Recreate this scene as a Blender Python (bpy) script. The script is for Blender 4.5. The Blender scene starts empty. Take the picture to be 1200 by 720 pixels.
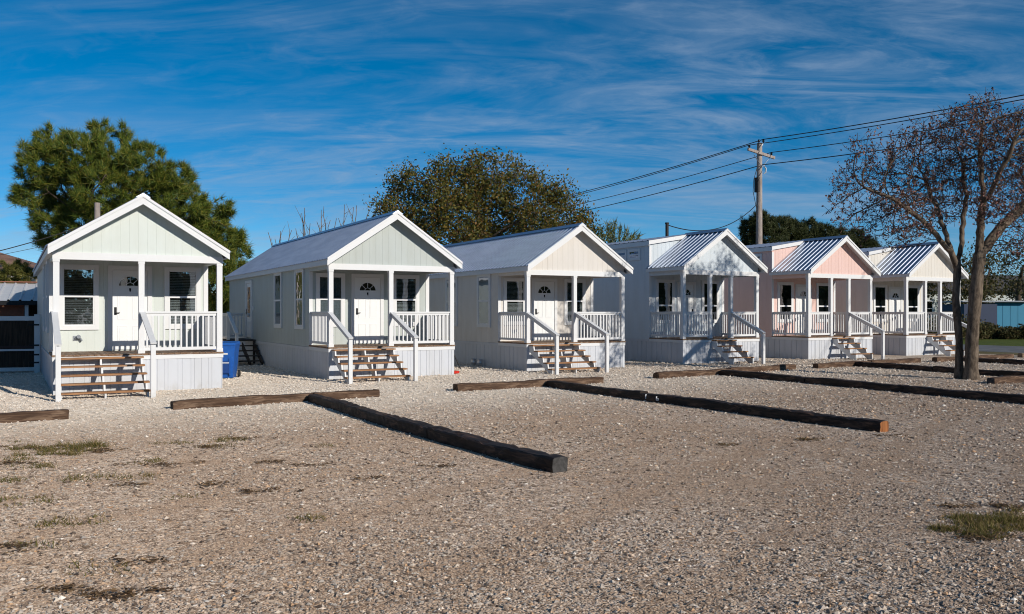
import bpy, bmesh, math, random
import numpy as np
from mathutils import Vector, Matrix

S = bpy.context.scene
COL = S.collection
rad = math.radians

# ------------------------------------------------------------------ camera
TH = rad(29.3); CS, SN = math.cos(TH), math.sin(TH)
CAM_H = 1.9
cam = bpy.data.cameras.new('camera'); cam_ob = bpy.data.objects.new('camera', cam); COL.objects.link(cam_ob)
cam.sensor_width = 36.0; cam.lens = 1008 / 1200 * 36.0; cam.shift_y = 7 / 1200
cam.clip_start = 0.1; cam.clip_end = 3000
cam_ob.location = (0, 0, CAM_H); cam_ob.rotation_euler = (rad(90), 0, -TH)
S.camera = cam_ob

# ------------------------------------------------------------------ world, sun, exposure
SUN_AZ, SUN_EL = rad(17.5), rad(22)
world = bpy.data.worlds.new('World'); S.world = world; world.use_nodes = True
def build_world():
    nt = world.node_tree; nt.nodes.clear(); N = nt.nodes.new; L = nt.links.new
    out = N('ShaderNodeOutputWorld'); bg = N('ShaderNodeBackground'); bg.inputs['Strength'].default_value = 0.075
    sky = N('ShaderNodeTexSky'); sky.sky_type = 'NISHITA'; sky.sun_disc = False
    sky.sun_elevation = SUN_EL; sky.sun_rotation = rad(180) - SUN_AZ
    sky.air_density = 0.62; sky.dust_density = 0.0; sky.ozone_density = 3.6; sky.altitude = 0
    hsv = N('ShaderNodeHueSaturation'); hsv.inputs['Saturation'].default_value = 1.34; hsv.inputs['Value'].default_value = 1.24; hsv.inputs['Hue'].default_value = 0.490
    L(sky.outputs[0], hsv.inputs['Color'])
    tc = N('ShaderNodeTexCoord'); sep = N('ShaderNodeSeparateXYZ'); L(tc.outputs['Generated'], sep.inputs[0])
    ad = N('ShaderNodeMath'); ad.operation = 'ADD'; L(sep.outputs['Z'], ad.inputs[0]); ad.inputs[1].default_value = 0.22
    mx = N('ShaderNodeMath'); mx.operation = 'MAXIMUM'; L(ad.outputs[0], mx.inputs[0]); mx.inputs[1].default_value = 0.03
    dx = N('ShaderNodeMath'); dx.operation = 'DIVIDE'; L(sep.outputs['X'], dx.inputs[0]); L(mx.outputs[0], dx.inputs[1])
    dy = N('ShaderNodeMath'); dy.operation = 'DIVIDE'; L(sep.outputs['Y'], dy.inputs[0]); L(mx.outputs[0], dy.inputs[1])
    cb = N('ShaderNodeCombineXYZ'); L(dx.outputs[0], cb.inputs[0]); L(dy.outputs[0], cb.inputs[1])
    turn = N('ShaderNodeMapping'); turn.inputs['Rotation'].default_value = (0, 0, rad(32)); L(cb.outputs[0], turn.inputs['Vector']); cb = turn
    def layer(rot, sc, nscale, det, rough, dist, lo, hi, seed):
        mp = N('ShaderNodeMapping'); L(cb.outputs[0], mp.inputs['Vector'])
        mp.inputs['Rotation'].default_value = (0, 0, rot); mp.inputs['Scale'].default_value = sc; mp.inputs['Location'].default_value = seed
        n = N('ShaderNodeTexNoise'); n.inputs['Scale'].default_value = nscale; n.inputs['Detail'].default_value = det
        n.inputs['Roughness'].default_value = rough; n.inputs['Distortion'].default_value = dist; L(mp.outputs[0], n.inputs['Vector'])
        r = N('ShaderNodeMapRange'); r.interpolation_type = 'SMOOTHSTEP'
        r.inputs['From Min'].default_value = lo; r.inputs['From Max'].default_value = hi; L(n.outputs[0], r.inputs['Value'])
        return r.outputs[0]
    big = layer(0.05, (0.6, 1.0, 1), 1.1, 5, 0.6, 0.6, 0.30, 0.60, (3.1, 1.7, 0))
    streak = layer(0.10, (0.55, 1.7, 1), 2.1, 10, 0.64, 1.3, 0.36, 0.74, (1.3, 5.2, 0))
    fine = layer(0.2, (0.9, 1.9, 1), 5.5, 9, 0.62, 1.2, 0.44, 0.78, (7.7, 2.2, 0))
    m1 = N('ShaderNodeMath'); m1.operation = 'MULTIPLY'; L(big, m1.inputs[0]); L(streak, m1.inputs[1])
    m2 = N('ShaderNodeMath'); m2.operation = 'MULTIPLY'; L(big, m2.inputs[0]); L(fine, m2.inputs[1])
    m2b = N('ShaderNodeMath'); m2b.operation = 'MULTIPLY'; L(m2.outputs[0], m2b.inputs[0]); m2b.inputs[1].default_value = 0.5
    sm = N('ShaderNodeMath'); sm.operation = 'ADD'; L(m1.outputs[0], sm.inputs[0]); L(m2b.outputs[0], sm.inputs[1]); sm.use_clamp = True
    amt = N('ShaderNodeMath'); amt.operation = 'MULTIPLY'; L(sm.outputs[0], amt.inputs[0]); amt.inputs[1].default_value = 0.52
    mix = N('ShaderNodeMix'); mix.data_type = 'RGBA'; L(amt.outputs[0], mix.inputs['Factor'])
    L(hsv.outputs[0], mix.inputs[6]); mix.inputs[7].default_value = (4.2, 5.5, 7.4, 1)
    L(mix.outputs[2], bg.inputs['Color']); L(bg.outputs[0], out.inputs[0])
build_world()
sun = bpy.data.lights.new('sun', 'SUN'); sun_ob = bpy.data.objects.new('sun', sun); COL.objects.link(sun_ob)
sun.energy = 4.2; sun.angle = rad(0.53); sun.color = (1.0, 0.93, 0.83)
SUNV = Vector((math.sin(SUN_AZ) * math.cos(SUN_EL), -math.cos(SUN_AZ) * math.cos(SUN_EL), math.sin(SUN_EL)))
sun_ob.rotation_euler = SUNV.to_track_quat('Z', 'Y').to_euler(); sun_ob.location = SUNV * 60
S.cycles.filter_width = 1.05
vs = S.view_settings; vs.view_transform = 'Standard'; vs.look = 'None'; vs.exposure = 0.0; vs.gamma = 1.0; vs.use_curve_mapping = False

# ------------------------------------------------------------------ helpers
def at(u, v, F):
    """point F metres ahead of the viewpoint, at (u, v) of the 1200x720 survey photo"""
    a = (u - 600) / 1008 * F
    return Vector((a * CS + F * SN, -a * SN + F * CS, CAM_H + (367 - v) / 1008 * F))

def tag(o, label, cat, group=None, kind=None):
    if label: o['label'] = label
    if cat: o['category'] = cat
    if group: o['group'] = group
    if kind: o['kind'] = kind
    return o
def empty(name, loc, rz=0):
    o = bpy.data.objects.new(name, None); COL.objects.link(o); o.location = loc; o.rotation_euler = (0, 0, rz)
    o.empty_display_size = 0.3
    return o

class Fr:
    """local frame: u along, d outwards, z up"""
    def __init__(s, o, u, d): s.o, s.u, s.d = Vector(o), Vector(u), Vector(d)
    def p(s, u, d, z): return s.o + s.u * u + s.d * d + Vector((0, 0, z))

class MB:
    def __init__(s): s.v, s.f, s.mi, s.sm = [], [], [], []
    def add(s, vs, fs, mi=0, sm=False):
        b = len(s.v); s.v += [tuple(p) for p in vs]
        for f in fs: s.f.append(tuple(i + b for i in f)); s.mi.append(mi); s.sm.append(sm)
        return s
    def hexa(s, c, mi=0):
        c = [Vector(p) for p in c]
        fs = [(0, 3, 2, 1), (4, 5, 6, 7), (0, 1, 5, 4), (1, 2, 6, 5), (2, 3, 7, 6), (3, 0, 4, 7)]
        if (c[1] - c[0]).cross(c[3] - c[0]).dot(c[4] - c[0]) < 0: fs = [f[::-1] for f in fs]
        return s.add(c, fs, mi)
    def box(s, x0, x1, y0, y1, z0, z1, mi=0):
        return s.hexa([(x0, y0, z0), (x1, y0, z0), (x1, y1, z0), (x0, y1, z0), (x0, y0, z1), (x1, y0, z1), (x1, y1, z1), (x0, y1, z1)], mi)
    def fbox(s, F, u0, u1, d0, d1, z0, z1, mi=0):
        q = F.p
        return s.hexa([q(u0, d0, z0), q(u1, d0, z0), q(u1, d1, z0), q(u0, d1, z0), q(u0, d0, z1), q(u1, d0, z1), q(u1, d1, z1), q(u0, d1, z1)], mi)
    def bar(s, a, b, w, h, mi=0, up=(0, 0, 1)):
        a, b = Vector(a), Vector(b); d = (b - a).normalized(); up = Vector(up)
        x = d.cross(up)
        x = x.normalized() if x.length > 1e-5 else Vector((1, 0, 0))
        z = x.cross(d).normalized(); x, z = x * w / 2, z * h / 2
        return s.hexa([a - x - z, a + x - z, b + x - z, b - x - z, a - x + z, a + x + z, b + x + z, b - x + z], mi)
    def prism(s, poly, vec, mi=0):
        vec = Vector(vec); p = [Vector(q) for q in poly]; n = len(p)
        nn = Vector((0, 0, 0))
        for i in range(n): nn += p[i].cross(p[(i + 1) % n])
        if nn.dot(vec) < 0: p = p[::-1]
        fs = [tuple(range(n))[::-1], tuple(range(n, 2 * n))] + [(i, (i + 1) % n, n + (i + 1) % n, n + i) for i in range(n)]
        return s.add(p + [q + vec for q in p], fs, mi)
    def tube(s, pts, rs, n=8, mi=0, cap=True, sm=True):
        pts = [Vector(p) for p in pts]; m = len(pts)
        if not hasattr(rs, '__len__'): rs = [rs] * m
        vs, fs = [], []
        x = None
        for i in range(m):
            t = (pts[min(i + 1, m - 1)] - pts[max(i - 1, 0)]).normalized()
            if x is None: x = t.orthogonal().normalized()
            else:
                x = x - t * x.dot(t); x = x.normalized() if x.length > 1e-6 else t.orthogonal().normalized()
            y = t.cross(x)
            for k in range(n):
                a = 2 * math.pi * k / n
                vs.append(pts[i] + (x * math.cos(a) + y * math.sin(a)) * rs[i])
        for i in range(m - 1):
            for k in range(n):
                k2 = (k + 1) % n
                fs.append((i * n + k, i * n + k2, (i + 1) * n + k2, (i + 1) * n + k))
        s.add(vs, fs, mi, sm)
        if cap: s.add(vs[:n], [tuple(range(n))[::-1]], mi); s.add(vs[-n:], [tuple(range(n))], mi)
        return s
    def build(s, name, mats, parent=None):
        me = bpy.data.meshes.new(name); me.from_pydata(s.v, [], s.f)
        for m in (mats if isinstance(mats, (list, tuple)) else [mats]): me.materials.append(m)
        me.polygons.foreach_set('material_index', s.mi); me.polygons.foreach_set('use_smooth', s.sm)
        me.update()
        o = bpy.data.objects.new(name, me); COL.objects.link(o)
        if parent: o.parent = parent
        return o

def mesh_np(name, V, Fq, mat, parent=None, smooth=False):
    """fast mesh from numpy: V (n,3), Fq (m,k)"""
    me = bpy.data.meshes.new(name); n, m, k = len(V), len(Fq), Fq.shape[1]
    me.vertices.add(n); me.vertices.foreach_set('co', np.ascontiguousarray(V, dtype=np.float32).ravel())
    me.loops.add(m * k); me.loops.foreach_set('vertex_index', np.ascontiguousarray(Fq, dtype=np.int32).ravel())
    me.polygons.add(m); me.polygons.foreach_set('loop_start', np.arange(0, m * k, k, dtype=np.int32))
    me.polygons.foreach_set('use_smooth', np.full(m, smooth, dtype=bool))
    me.materials.append(mat); me.update(calc_edges=True); me.validate()
    o = bpy.data.objects.new(name, me); COL.objects.link(o)
    if parent: o.parent = parent
    return o

# ------------------------------------------------------------------ materials
class NT:
    def __init__(s, name):
        s.m = bpy.data.materials.new(name); s.m.use_nodes = True; s.t = s.m.node_tree
        s.b = s.t.nodes['Principled BSDF']; s.out = s.t.nodes['Material Output']
    def n(s, typ, **kw):
        x = s.t.nodes.new('ShaderNode' + typ)
        for k, v in kw.items(): setattr(x, k, v)
        return x
    def l(s, a, b): s.t.links.new(a, b)
    def coord(s, scale=(1, 1, 1), rot=(0, 0, 0), which='Object'):
        c = s.n('TexCoord'); m = s.n('Mapping'); m.inputs['Scale'].default_value = scale; m.inputs['Rotation'].default_value = rot
        s.l(c.outputs[which], m.inputs[0]); return m.outputs[0]
    def noise(s, vec, scale, detail=4, rough=0.55, dist=0):
        x = s.n('TexNoise'); s.l(vec, x.inputs['Vector']); x.inputs['Scale'].default_value = scale
        x.inputs['Detail'].default_value = detail; x.inputs['Roughness'].default_value = rough; x.inputs['Distortion'].default_value = dist
        return x.outputs[0]
    def ramp(s, fac, stops, interp='LINEAR'):
        r = s.n('ValToRGB'); r.color_ramp.interpolation = interp; e = r.color_ramp.elements
        while len(e) < len(stops): e.new(0.5)
        for i, (p, c) in enumerate(stops):
            e[i].position = p; e[i].color = (c[0], c[1], c[2], 1) if hasattr(c, '__len__') else (c, c, c, 1)
        s.l(fac, r.inputs[0]); return r.outputs[0]
    def mix(s, fac, a, b, mode='MIX'):
        x = s.n('Mix', data_type='RGBA', blend_type=mode)
        for i, v in ((0, fac), (6, a), (7, b)):
            if hasattr(v, 'is_output'): s.l(v, x.inputs[i])
            elif i == 0: x.inputs[0].default_value = v
            else: x.inputs[i].default_value = (v[0], v[1], v[2], 1)
        return x.outputs[2]
    def rng(s, v, a, b, c=0, d=1, smooth=True):
        x = s.n('MapRange'); x.interpolation_type = 'SMOOTHSTEP' if smooth else 'LINEAR'
        for k, val in (('From Min', a), ('From Max', b), ('To Min', c), ('To Max', d)): x.inputs[k].default_value = val
        s.l(v, x.inputs['Value']); return x.outputs[0]
    def math(s, op, a, b):
        x = s.n('Math', operation=op)
        for i, v in ((0, a), (1, b)):
            if hasattr(v, 'is_output'): s.l(v, x.inputs[i])
            else: x.inputs[i].default_value = v
        return x.outputs[0]
    def bump(s, h, strength=0.3, dist=0.01):
        b = s.n('Bump'); b.inputs['Strength'].default_value = strength; b.inputs['Distance'].default_value = dist
        s.l(h, b.inputs['Height']); s.l(b.outputs[0], s.b.inputs['Normal'])
    def base(s, c):
        if hasattr(c, 'is_output'): s.l(c, s.b.inputs['Base Color'])
        else: s.b.inputs['Base Color'].default_value = (c[0], c[1], c[2], 1)
    def set(s, rough=0.6, metal=0.0, spec=0.5):
        s.b.inputs['Roughness'].default_value = rough; s.b.inputs['Metallic'].default_value = metal; s.b.inputs['Specular IOR Level'].default_value = spec
        return s

def paint(name, c, rough=0.55, dirt=0.10, grain=True):
    t = NT(name); v = t.coord()
    w = t.noise(t.coord((1.2, 1.2, 0.35)), 2.2, 6, 0.6)
    fine = t.noise(t.coord((1, 1, 0.08)), 60, 3, 0.6)
    f = t.rng(w, 0.35, 0.75)
    col = t.mix(t.math('MULTIPLY', f, dirt * 2), c, [x * k for x, k in zip(c, (0.72, 0.68, 0.60))])
    # splash-back dirt low on the skirts and posts
    sp = t.n('SeparateXYZ'); t.l(t.coord(), sp.inputs[0])
    low = t.math('MULTIPLY', t.rng(sp.outputs['Z'], 0.0, 0.30, 1, 0), t.rng(t.noise(t.coord((1, 1, 0.6)), 7, 5, 0.65), 0.35, 0.7))
    col = t.mix(t.math('MULTIPLY', low, 0.35), col, (0.33, 0.29, 0.23))
    t.base(col); t.set(rough, 0, 0.35)
    if grain: t.bump(fine, 0.12, 0.004)
    return t.m

def wood(name, c1, c2, rough=0.75, axis=0, worn=None):
    t = NT(name); sc = [14, 14, 14]; sc[axis] = 0.9
    v = t.coord(tuple(sc)); g = t.noise(v, 2.0, 7, 0.65, 0.4)
    col = t.mix(t.rng(g, 0.3, 0.72), c1, c2)
    if worn:
        sw = [5, 5, 5]; sw[axis] = .7
        b = t.noise(t.coord(tuple(sw)), 2.0, 7, 0.68, 0.8)
        col = t.mix(t.rng(b, 0.50, 0.66), col, worn)
    t.base(col); t.set(rough, 0, 0.3); t.bump(g, 0.5, 0.012)
    return t.m

def simple(name, c, rough=0.5, metal=0.0, spec=0.5, var=0.12, scale=8):
    t = NT(name); n = t.noise(t.coord(), scale, 5, 0.6)
    t.base(t.mix(t.rng(n, 0.3, 0.7), [x * (1 - var) for x in c], [min(1, x * (1 + var)) for x in c])); t.set(rough, metal, spec)
    return t.m

M = {}
M['white'] = paint('white_trim_paint', (0.71, 0.715, 0.72), dirt=0.05)
M['skirt'] = paint('white_skirting_vinyl', (0.58, 0.60, 0.64), dirt=0.12)
M['mint'] = paint('pale_mint_siding', (0.61, 0.655, 0.62), dirt=0.10)
M['sage'] = paint('pale_sage_siding', (0.45, 0.49, 0.475), dirt=0.13)
M['cream'] = paint('pale_cream_siding', (0.66, 0.625, 0.585), dirt=0.13)
M['blue'] = paint('pale_blue_siding', (0.58, 0.64, 0.69), dirt=0.13)
M['pink'] = paint('pale_pink_siding', (0.74, 0.525, 0.475), dirt=0.10)
M['beige'] = paint('pale_beige_siding', (0.69, 0.655, 0.60), dirt=0.13)
M['door'] = paint('white_door_paint', (0.78, 0.79, 0.79), rough=0.4, dirt=0.02, grain=False)
M['ceiling'] = paint('porch_ceiling_panel', (0.66, 0.65, 0.62), dirt=0.05)
M['tread'] = wood('orange_brown_tread_wood', (0.22, 0.095, 0.036), (0.44, 0.23, 0.105), 0.6, 0, worn=(0.30, 0.20, 0.13))
M['deck'] = wood('brown_deck_board_wood', (0.13, 0.07, 0.04), (0.27, 0.17, 0.10), 0.7, 1, worn=(0.30, 0.24, 0.19))
M['darkstep'] = wood('shaded_brown_step_wood', (0.03, 0.025, 0.022), (0.09, 0.075, 0.065), 0.8, 0)  # brown step wood with its shade put into the colour
M['tie'] = wood('dark_creosote_timber', (0.012, 0.008, 0.006), (0.07, 0.038, 0.022), 0.75, 0, worn=(0.13, 0.075, 0.045))
M['tie_black'] = wood('black_creosote_timber', (0.007, 0.005, 0.004), (0.035, 0.02, 0.013), 0.65, 0, worn=(0.12, 0.065, 0.04))
M['tie_worn'] = wood('worn_brown_timber', (0.04, 0.02, 0.011), (0.13, 0.075, 0.045), 0.8, 0, worn=(0.20, 0.13, 0.085))
M['tie_end'] = wood('orange_cut_timber_end', (0.20, 0.07, 0.02), (0.38, 0.15, 0.05), 0.75, 2)
M['tie_grey'] = simple('grey_weathered_timber_end', (0.05, 0.047, 0.045), 0.85, var=0.4, scale=20)
M['tie_tan'] = wood('pale_weathered_timber', (0.12, 0.08, 0.05), (0.26, 0.19, 0.13), 0.8, 0)
M['dark_metal'] = simple('dark_handle_metal', (0.02, 0.02, 0.022), 0.35, 0.6)
M['grey_metal'] = simple('grey_fitting_metal', (0.22, 0.24, 0.27), 0.45, 0.5)
M['pipe'] = simple('rusty_dark_vent_pipe', (0.022, 0.018, 0.016), 0.7, 0.2)
M['backing'] = simple('dark_room_behind_glass', (0.012, 0.013, 0.015), 0.9)
M['blind_dark'] = simple('grey_window_blind', (0.30, 0.31, 0.32), 0.6)
M['blind'] = simple('white_window_blind', (0.66, 0.68, 0.69), 0.6, var=0.04)
M['curtain'] = simple('pale_curtain_cloth', (0.42, 0.46, 0.5), 0.9, var=0.15, scale=25)
M['shutter_black'] = simple('black_number_plate', (0.015, 0.015, 0.017), 0.5)
def roof_mat():
    t = NT('galvalume_roof_sheet'); n = t.noise(t.coord((1, 0.25, 1)), 3, 5, 0.6); sp = t.noise(t.coord(), 40, 2, 0.5)
    t.base(t.mix(t.rng(n, 0.3, 0.7), (0.40, 0.45, 0.54), (0.50, 0.55, 0.64))); t.set(0.36, 1.0, 0.5)  # sheet colour tinted blue, holding part of the reflected sky
    return t.m
M['roof'] = roof_mat()
def glass_mat():
    t = NT('window_glass'); t.b.inputs['Base Color'].default_value = (0.9, 0.95, 0.95, 1)
    tr = t.n('BsdfTransparent'); tr.inputs[0].default_value = (0.80, 0.86, 0.86, 1)
    gl = t.n('BsdfGlossy'); gl.inputs['Roughness'].default_value = 0.02; gl.inputs[0].default_value = (0.95, 0.97, 1, 1)
    fr = t.n('Fresnel'); fr.inputs[0].default_value = 1.55
    wob = t.noise(t.coord(), 2.2, 2, 0.5); b = t.n('Bump'); b.inputs['Strength'].default_value = 0.25; b.inputs['Distance'].default_value = 0.02
    t.l(wob, b.inputs['Height']); t.l(b.outputs[0], gl.inputs['Normal'])
    f2 = t.math('MINIMUM', t.math('MULTIPLY_ADD', fr.outputs[0], 0.75), 1.0)
    f2.node.inputs[2].default_value = 0.03
    mx = t.n('MixShader'); t.l(f2, mx.inputs[0]); t.l(tr.outputs[0], mx.inputs[1]); t.l(gl.outputs[0], mx.inputs[2])
    t.l(mx.outputs[0], t.out.inputs[0]); return t.m
M['glass'] = glass_mat()

def ground_mat():
    t = NT('shell_gravel_ground'); v = t.coord()
    wv = t.n('VectorMath', operation='ADD'); t.l(v, wv.inputs[0])
    dn = t.n('TexNoise'); dn.inputs['Scale'].default_value = 30; dn.inputs['Detail'].default_value = 2; t.l(v, dn.inputs['Vector'])
    sc = t.n('VectorMath', operation='SCALE'); t.l(dn.outputs['Color'], sc.inputs[0]); sc.inputs['Scale'].default_value = 0.018; t.l(sc.outputs[0], wv.inputs[1])
    def voro(scale):
        x = t.n('TexVoronoi'); x.inputs['Scale'].default_value = scale; t.l(wv.outputs[0], x.inputs['Vector'])
        s = t.n('SeparateColor'); t.l(x.outputs['Color'], s.inputs[0]); return x.outputs['Distance'], s.outputs[0], s.outputs[1]
    d1, r1, q1 = voro(46); d2, r2, q2 = voro(95); d3, r3, q3 = voro(17); d4, r4, q4 = voro(7.5)
    stops = [(0.0, (0.04, 0.03, 0.024)), (0.18, (0.13, 0.095, 0.07)), (0.36, (0.34, 0.255, 0.19)), (0.55, (0.56, 0.44, 0.34)), (0.72, (0.45, 0.395, 0.35)), (0.85, (0.86, 0.73, 0.60)), (0.94, (0.58, 0.34, 0.18)), (1.0, (0.97, 0.90, 0.80))]
    c1 = t.ramp(r1, stops); c2 = t.ramp(r2, stops); c3 = t.ramp(r3, stops); c4 = t.ramp(r4, stops)
    col = t.mix(t.rng(q1, 0.45, 0.55), c1, c2)
    col = t.mix(t.rng(q3, 0.78, 0.82), col, c3)
    col = t.mix(t.math('MULTIPLY', t.rng(q4, 0.80, 0.84), t.rng(d4, 0.03, 0.06, 1, 0)), col, c4)
    # compacted brown earth showing between the stones, in broad drifts and wheel runs
    e1 = t.noise(t.coord((1, 0.55, 1), (0, 0, 0.5)), 0.33, 6, 0.6, 0.6)
    e2 = t.noise(v, 2.3, 6, 0.65, 0.5)
    earth = t.math('MULTIPLY', t.rng(e1, 0.38, 0.58), t.rng(e2, 0.28, 0.62, 0.30, 1.0))
    grit = t.mix(t.rng(r2, 0.2, 0.9), (0.22, 0.145, 0.095), (0.50, 0.36, 0.25))
    em = t.math('MULTIPLY_ADD', earth, 0.55); em.node.inputs[2].default_value = 0.25; col = t.mix(em, col, grit)
    # paler shell nearer the cabins
    sp = t.n('SeparateXYZ'); t.l(v, sp.inputs[0])
    near = t.math('MULTIPLY', t.rng(sp.outputs['Y'], 13.0, 19.5), t.rng(t.noise(v, 0.45, 4, 0.6), 0.3, 0.6, 0.55, 1.0))
    near = t.math('MULTIPLY', near, t.rng(sp.outputs['X'], 8, 22, 1.0, 0.45))
    col = t.mix(t.math('MULTIPLY', near, 0.60), col, t.mix(t.rng(r3, 0.1, 0.9), (0.60, 0.52, 0.42), (0.95, 0.87, 0.76)))
    # small dark litter patches
    lit = t.rng(t.noise(t.coord((1, 2.2, 1)), 1.1, 7, 0.7, 0.8), 0.64, 0.72)
    col = t.mix(t.math('MULTIPLY', lit, 0.5), col, (0.12, 0.08, 0.05))
    wb = t.n('TexWave', wave_type='BANDS', bands_direction='X'); t.l(t.coord((1, 1, 1), (0, 0, rad(64))), wb.inputs['Vector'])
    for k_, v_ in (('Scale', 0.19), ('Distortion', 3.5), ('Detail', 3), ('Detail Scale', .35)): wb.inputs[k_].default_value = v_
    tr = t.math('MULTIPLY', t.rng(wb.outputs['Fac'], 0.72, 0.98), t.rng(sp.outputs['Y'], 13.5, 9.0))
    col = t.mix(t.math('MULTIPLY', tr, 0.55), col, grit)
    t.base(col); t.set(0.9, 0, 0.15); t.b.inputs['Diffuse Roughness'].default_value = 1.0
    h = t.math('ADD', t.math('MULTIPLY', d1, -0.5), t.math('MULTIPLY', d3, -0.35)); h = t.math('ADD', h, t.math('MULTIPLY', t.noise(v, 4, 5, 0.65), 0.9))
    t.bump(h, 0.7, 0.035); return t.m
def island_mat(name, stops, rough=0.8, spec=0.2, trans=0.0, interp='LINEAR'):
    t = NT(name); g = t.n('NewGeometry'); t.base(t.ramp(g.outputs['Random Per Island'], stops, interp)); t.set(rough, 0, spec)
    if trans:
        tl = t.n('BsdfTranslucent'); t.l(t.b.inputs['Base Color'].links[0].from_socket, tl.inputs[0])
        mx = t.n('MixShader'); mx.inputs[0].default_value = trans; t.l(t.b.outputs[0], mx.inputs[1]); t.l(tl.outputs[0], mx.inputs[2]); t.l(mx.outputs[0], t.out.inputs[0])
    return t.m
M['stone'] = island_mat('loose_shell_stones', [(0, (0.09, 0.065, 0.05)), (0.14, (0.22, 0.16, 0.12)), (0.42, (0.43, 0.335, 0.255)), (0.6, (0.39, 0.34, 0.295)), (0.8, (0.66, 0.55, 0.44)), (0.93, (0.56, 0.34, 0.19)), (1, (0.93, 0.86, 0.76))], 0.8, 0.2)
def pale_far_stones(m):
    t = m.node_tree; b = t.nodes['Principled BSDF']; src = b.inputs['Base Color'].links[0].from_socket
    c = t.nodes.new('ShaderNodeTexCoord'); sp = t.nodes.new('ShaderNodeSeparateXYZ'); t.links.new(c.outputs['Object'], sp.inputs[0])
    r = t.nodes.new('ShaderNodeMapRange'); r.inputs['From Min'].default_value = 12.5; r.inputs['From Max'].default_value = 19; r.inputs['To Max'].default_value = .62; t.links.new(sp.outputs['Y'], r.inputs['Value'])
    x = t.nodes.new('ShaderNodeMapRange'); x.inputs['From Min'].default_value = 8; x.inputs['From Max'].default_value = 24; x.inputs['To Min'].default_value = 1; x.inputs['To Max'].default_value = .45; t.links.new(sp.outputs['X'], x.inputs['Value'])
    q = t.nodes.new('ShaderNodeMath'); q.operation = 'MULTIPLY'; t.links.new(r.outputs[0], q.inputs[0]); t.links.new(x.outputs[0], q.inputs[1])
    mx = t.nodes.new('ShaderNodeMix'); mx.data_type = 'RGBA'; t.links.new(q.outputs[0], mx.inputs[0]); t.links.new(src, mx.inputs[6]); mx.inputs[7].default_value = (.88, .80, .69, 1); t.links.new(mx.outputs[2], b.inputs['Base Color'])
pale_far_stones(M['stone'])   # stones turn paler toward the cabins
M['grass_tuft'] = island_mat('wild_grass_blades', [(0, (0.09, 0.095, 0.022)), (0.4, (0.15, 0.135, 0.035)), (0.65, (0.23, 0.17, 0.06)), (1, (0.32, 0.22, 0.11))], 0.7, 0.2, 0.25)
M['litter'] = island_mat('dead_leaf_litter', [(0, (0.06, 0.035, 0.02)), (0.5, (0.14, 0.085, 0.045)), (1, (0.24, 0.155, 0.08))], 0.85)
M['oak_leaf'] = island_mat('autumn_oak_leaves', [(0, (0.05, 0.065, 0.014)), (0.4, (0.11, 0.11, 0.02)), (0.70, (0.20, 0.155, 0.026)), (0.86, (0.23, 0.12, 0.026)), (1, (0.11, 0.055, 0.02))], 0.6, 0.3, 0.3)
M['needle'] = island_mat('pine_needles', [(0, (0.04, 0.075, 0.014)), (0.4, (0.09, 0.14, 0.018)), (0.75, (0.18, 0.205, 0.026)), (1, (0.26, 0.21, 0.035))], 0.55, 0.3, 0.25)
M['needle_dark'] = island_mat('dark_pine_needles', [(0, (0.030, 0.042, 0.014)), (0.6, (0.05, 0.062, 0.018)), (1, (0.075, 0.075, 0.022))], 0.6, 0.3, 0.15)
M['bush_leaf'] = island_mat('olive_tree_leaves', [(0, (0.05, 0.055, 0.02)), (0.5, (0.09, 0.085, 0.03)), (1, (0.14, 0.10, 0.05))], 0.7, 0.2, 0.25)
M['palm_leaf'] = island_mat('palm_blades', [(0, (0.07, 0.09, 0.022)), (0.6, (0.14, 0.15, 0.035)), (1, (0.24, 0.20, 0.06))], 0.55, 0.3, 0.2)
M['seed'] = island_mat('brown_withered_leaves', [(0, (0.09, 0.04, 0.035)), (0.5, (0.19, 0.095, 0.08)), (1, (0.32, 0.19, 0.14))], 0.8)
def bark(name, a, b, sc=6):
    t = NT(name); n = t.noise(t.coord((1, 1, 0.35)), sc, 7, 0.65, 0.5); n2 = t.noise(t.coord((1, 1, 0.2)), sc * 6, 4, 0.6)
    t.base(t.mix(t.rng(n, 0.3, 0.7), a, b)); t.set(0.9, 0, 0.15); t.bump(n2, 0.7, 0.02); return t.m
M['bark_grey'] = bark('grey_brown_bark', (0.06, 0.045, 0.034), (0.22, 0.17, 0.125), 9)
M['bark_dark'] = bark('dark_tree_bark', (0.045, 0.032, 0.024), (0.12, 0.09, 0.065))
M['pole'] = bark('weathered_pole_wood', (0.25, 0.205, 0.18), (0.40, 0.345, 0.31), 4)
M['cable'] = simple('black_cable', (0.008, 0.008, 0.009), 0.6)
M['porcelain'] = simple('pale_insulator', (0.40, 0.42, 0.44), 0.3)

# ------------------------------------------------------------------ ground, road, lawn
g = MB(); R = 1200
g.add([(-R, -R, 0), (R, -R, 0), (R, R, 0), (-R, R, 0)], [(0, 1, 2, 3)])
tag(g.build('ground', ground_mat()), 'pale shell gravel lot with brown earth showing through', 'ground', kind='structure')

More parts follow.
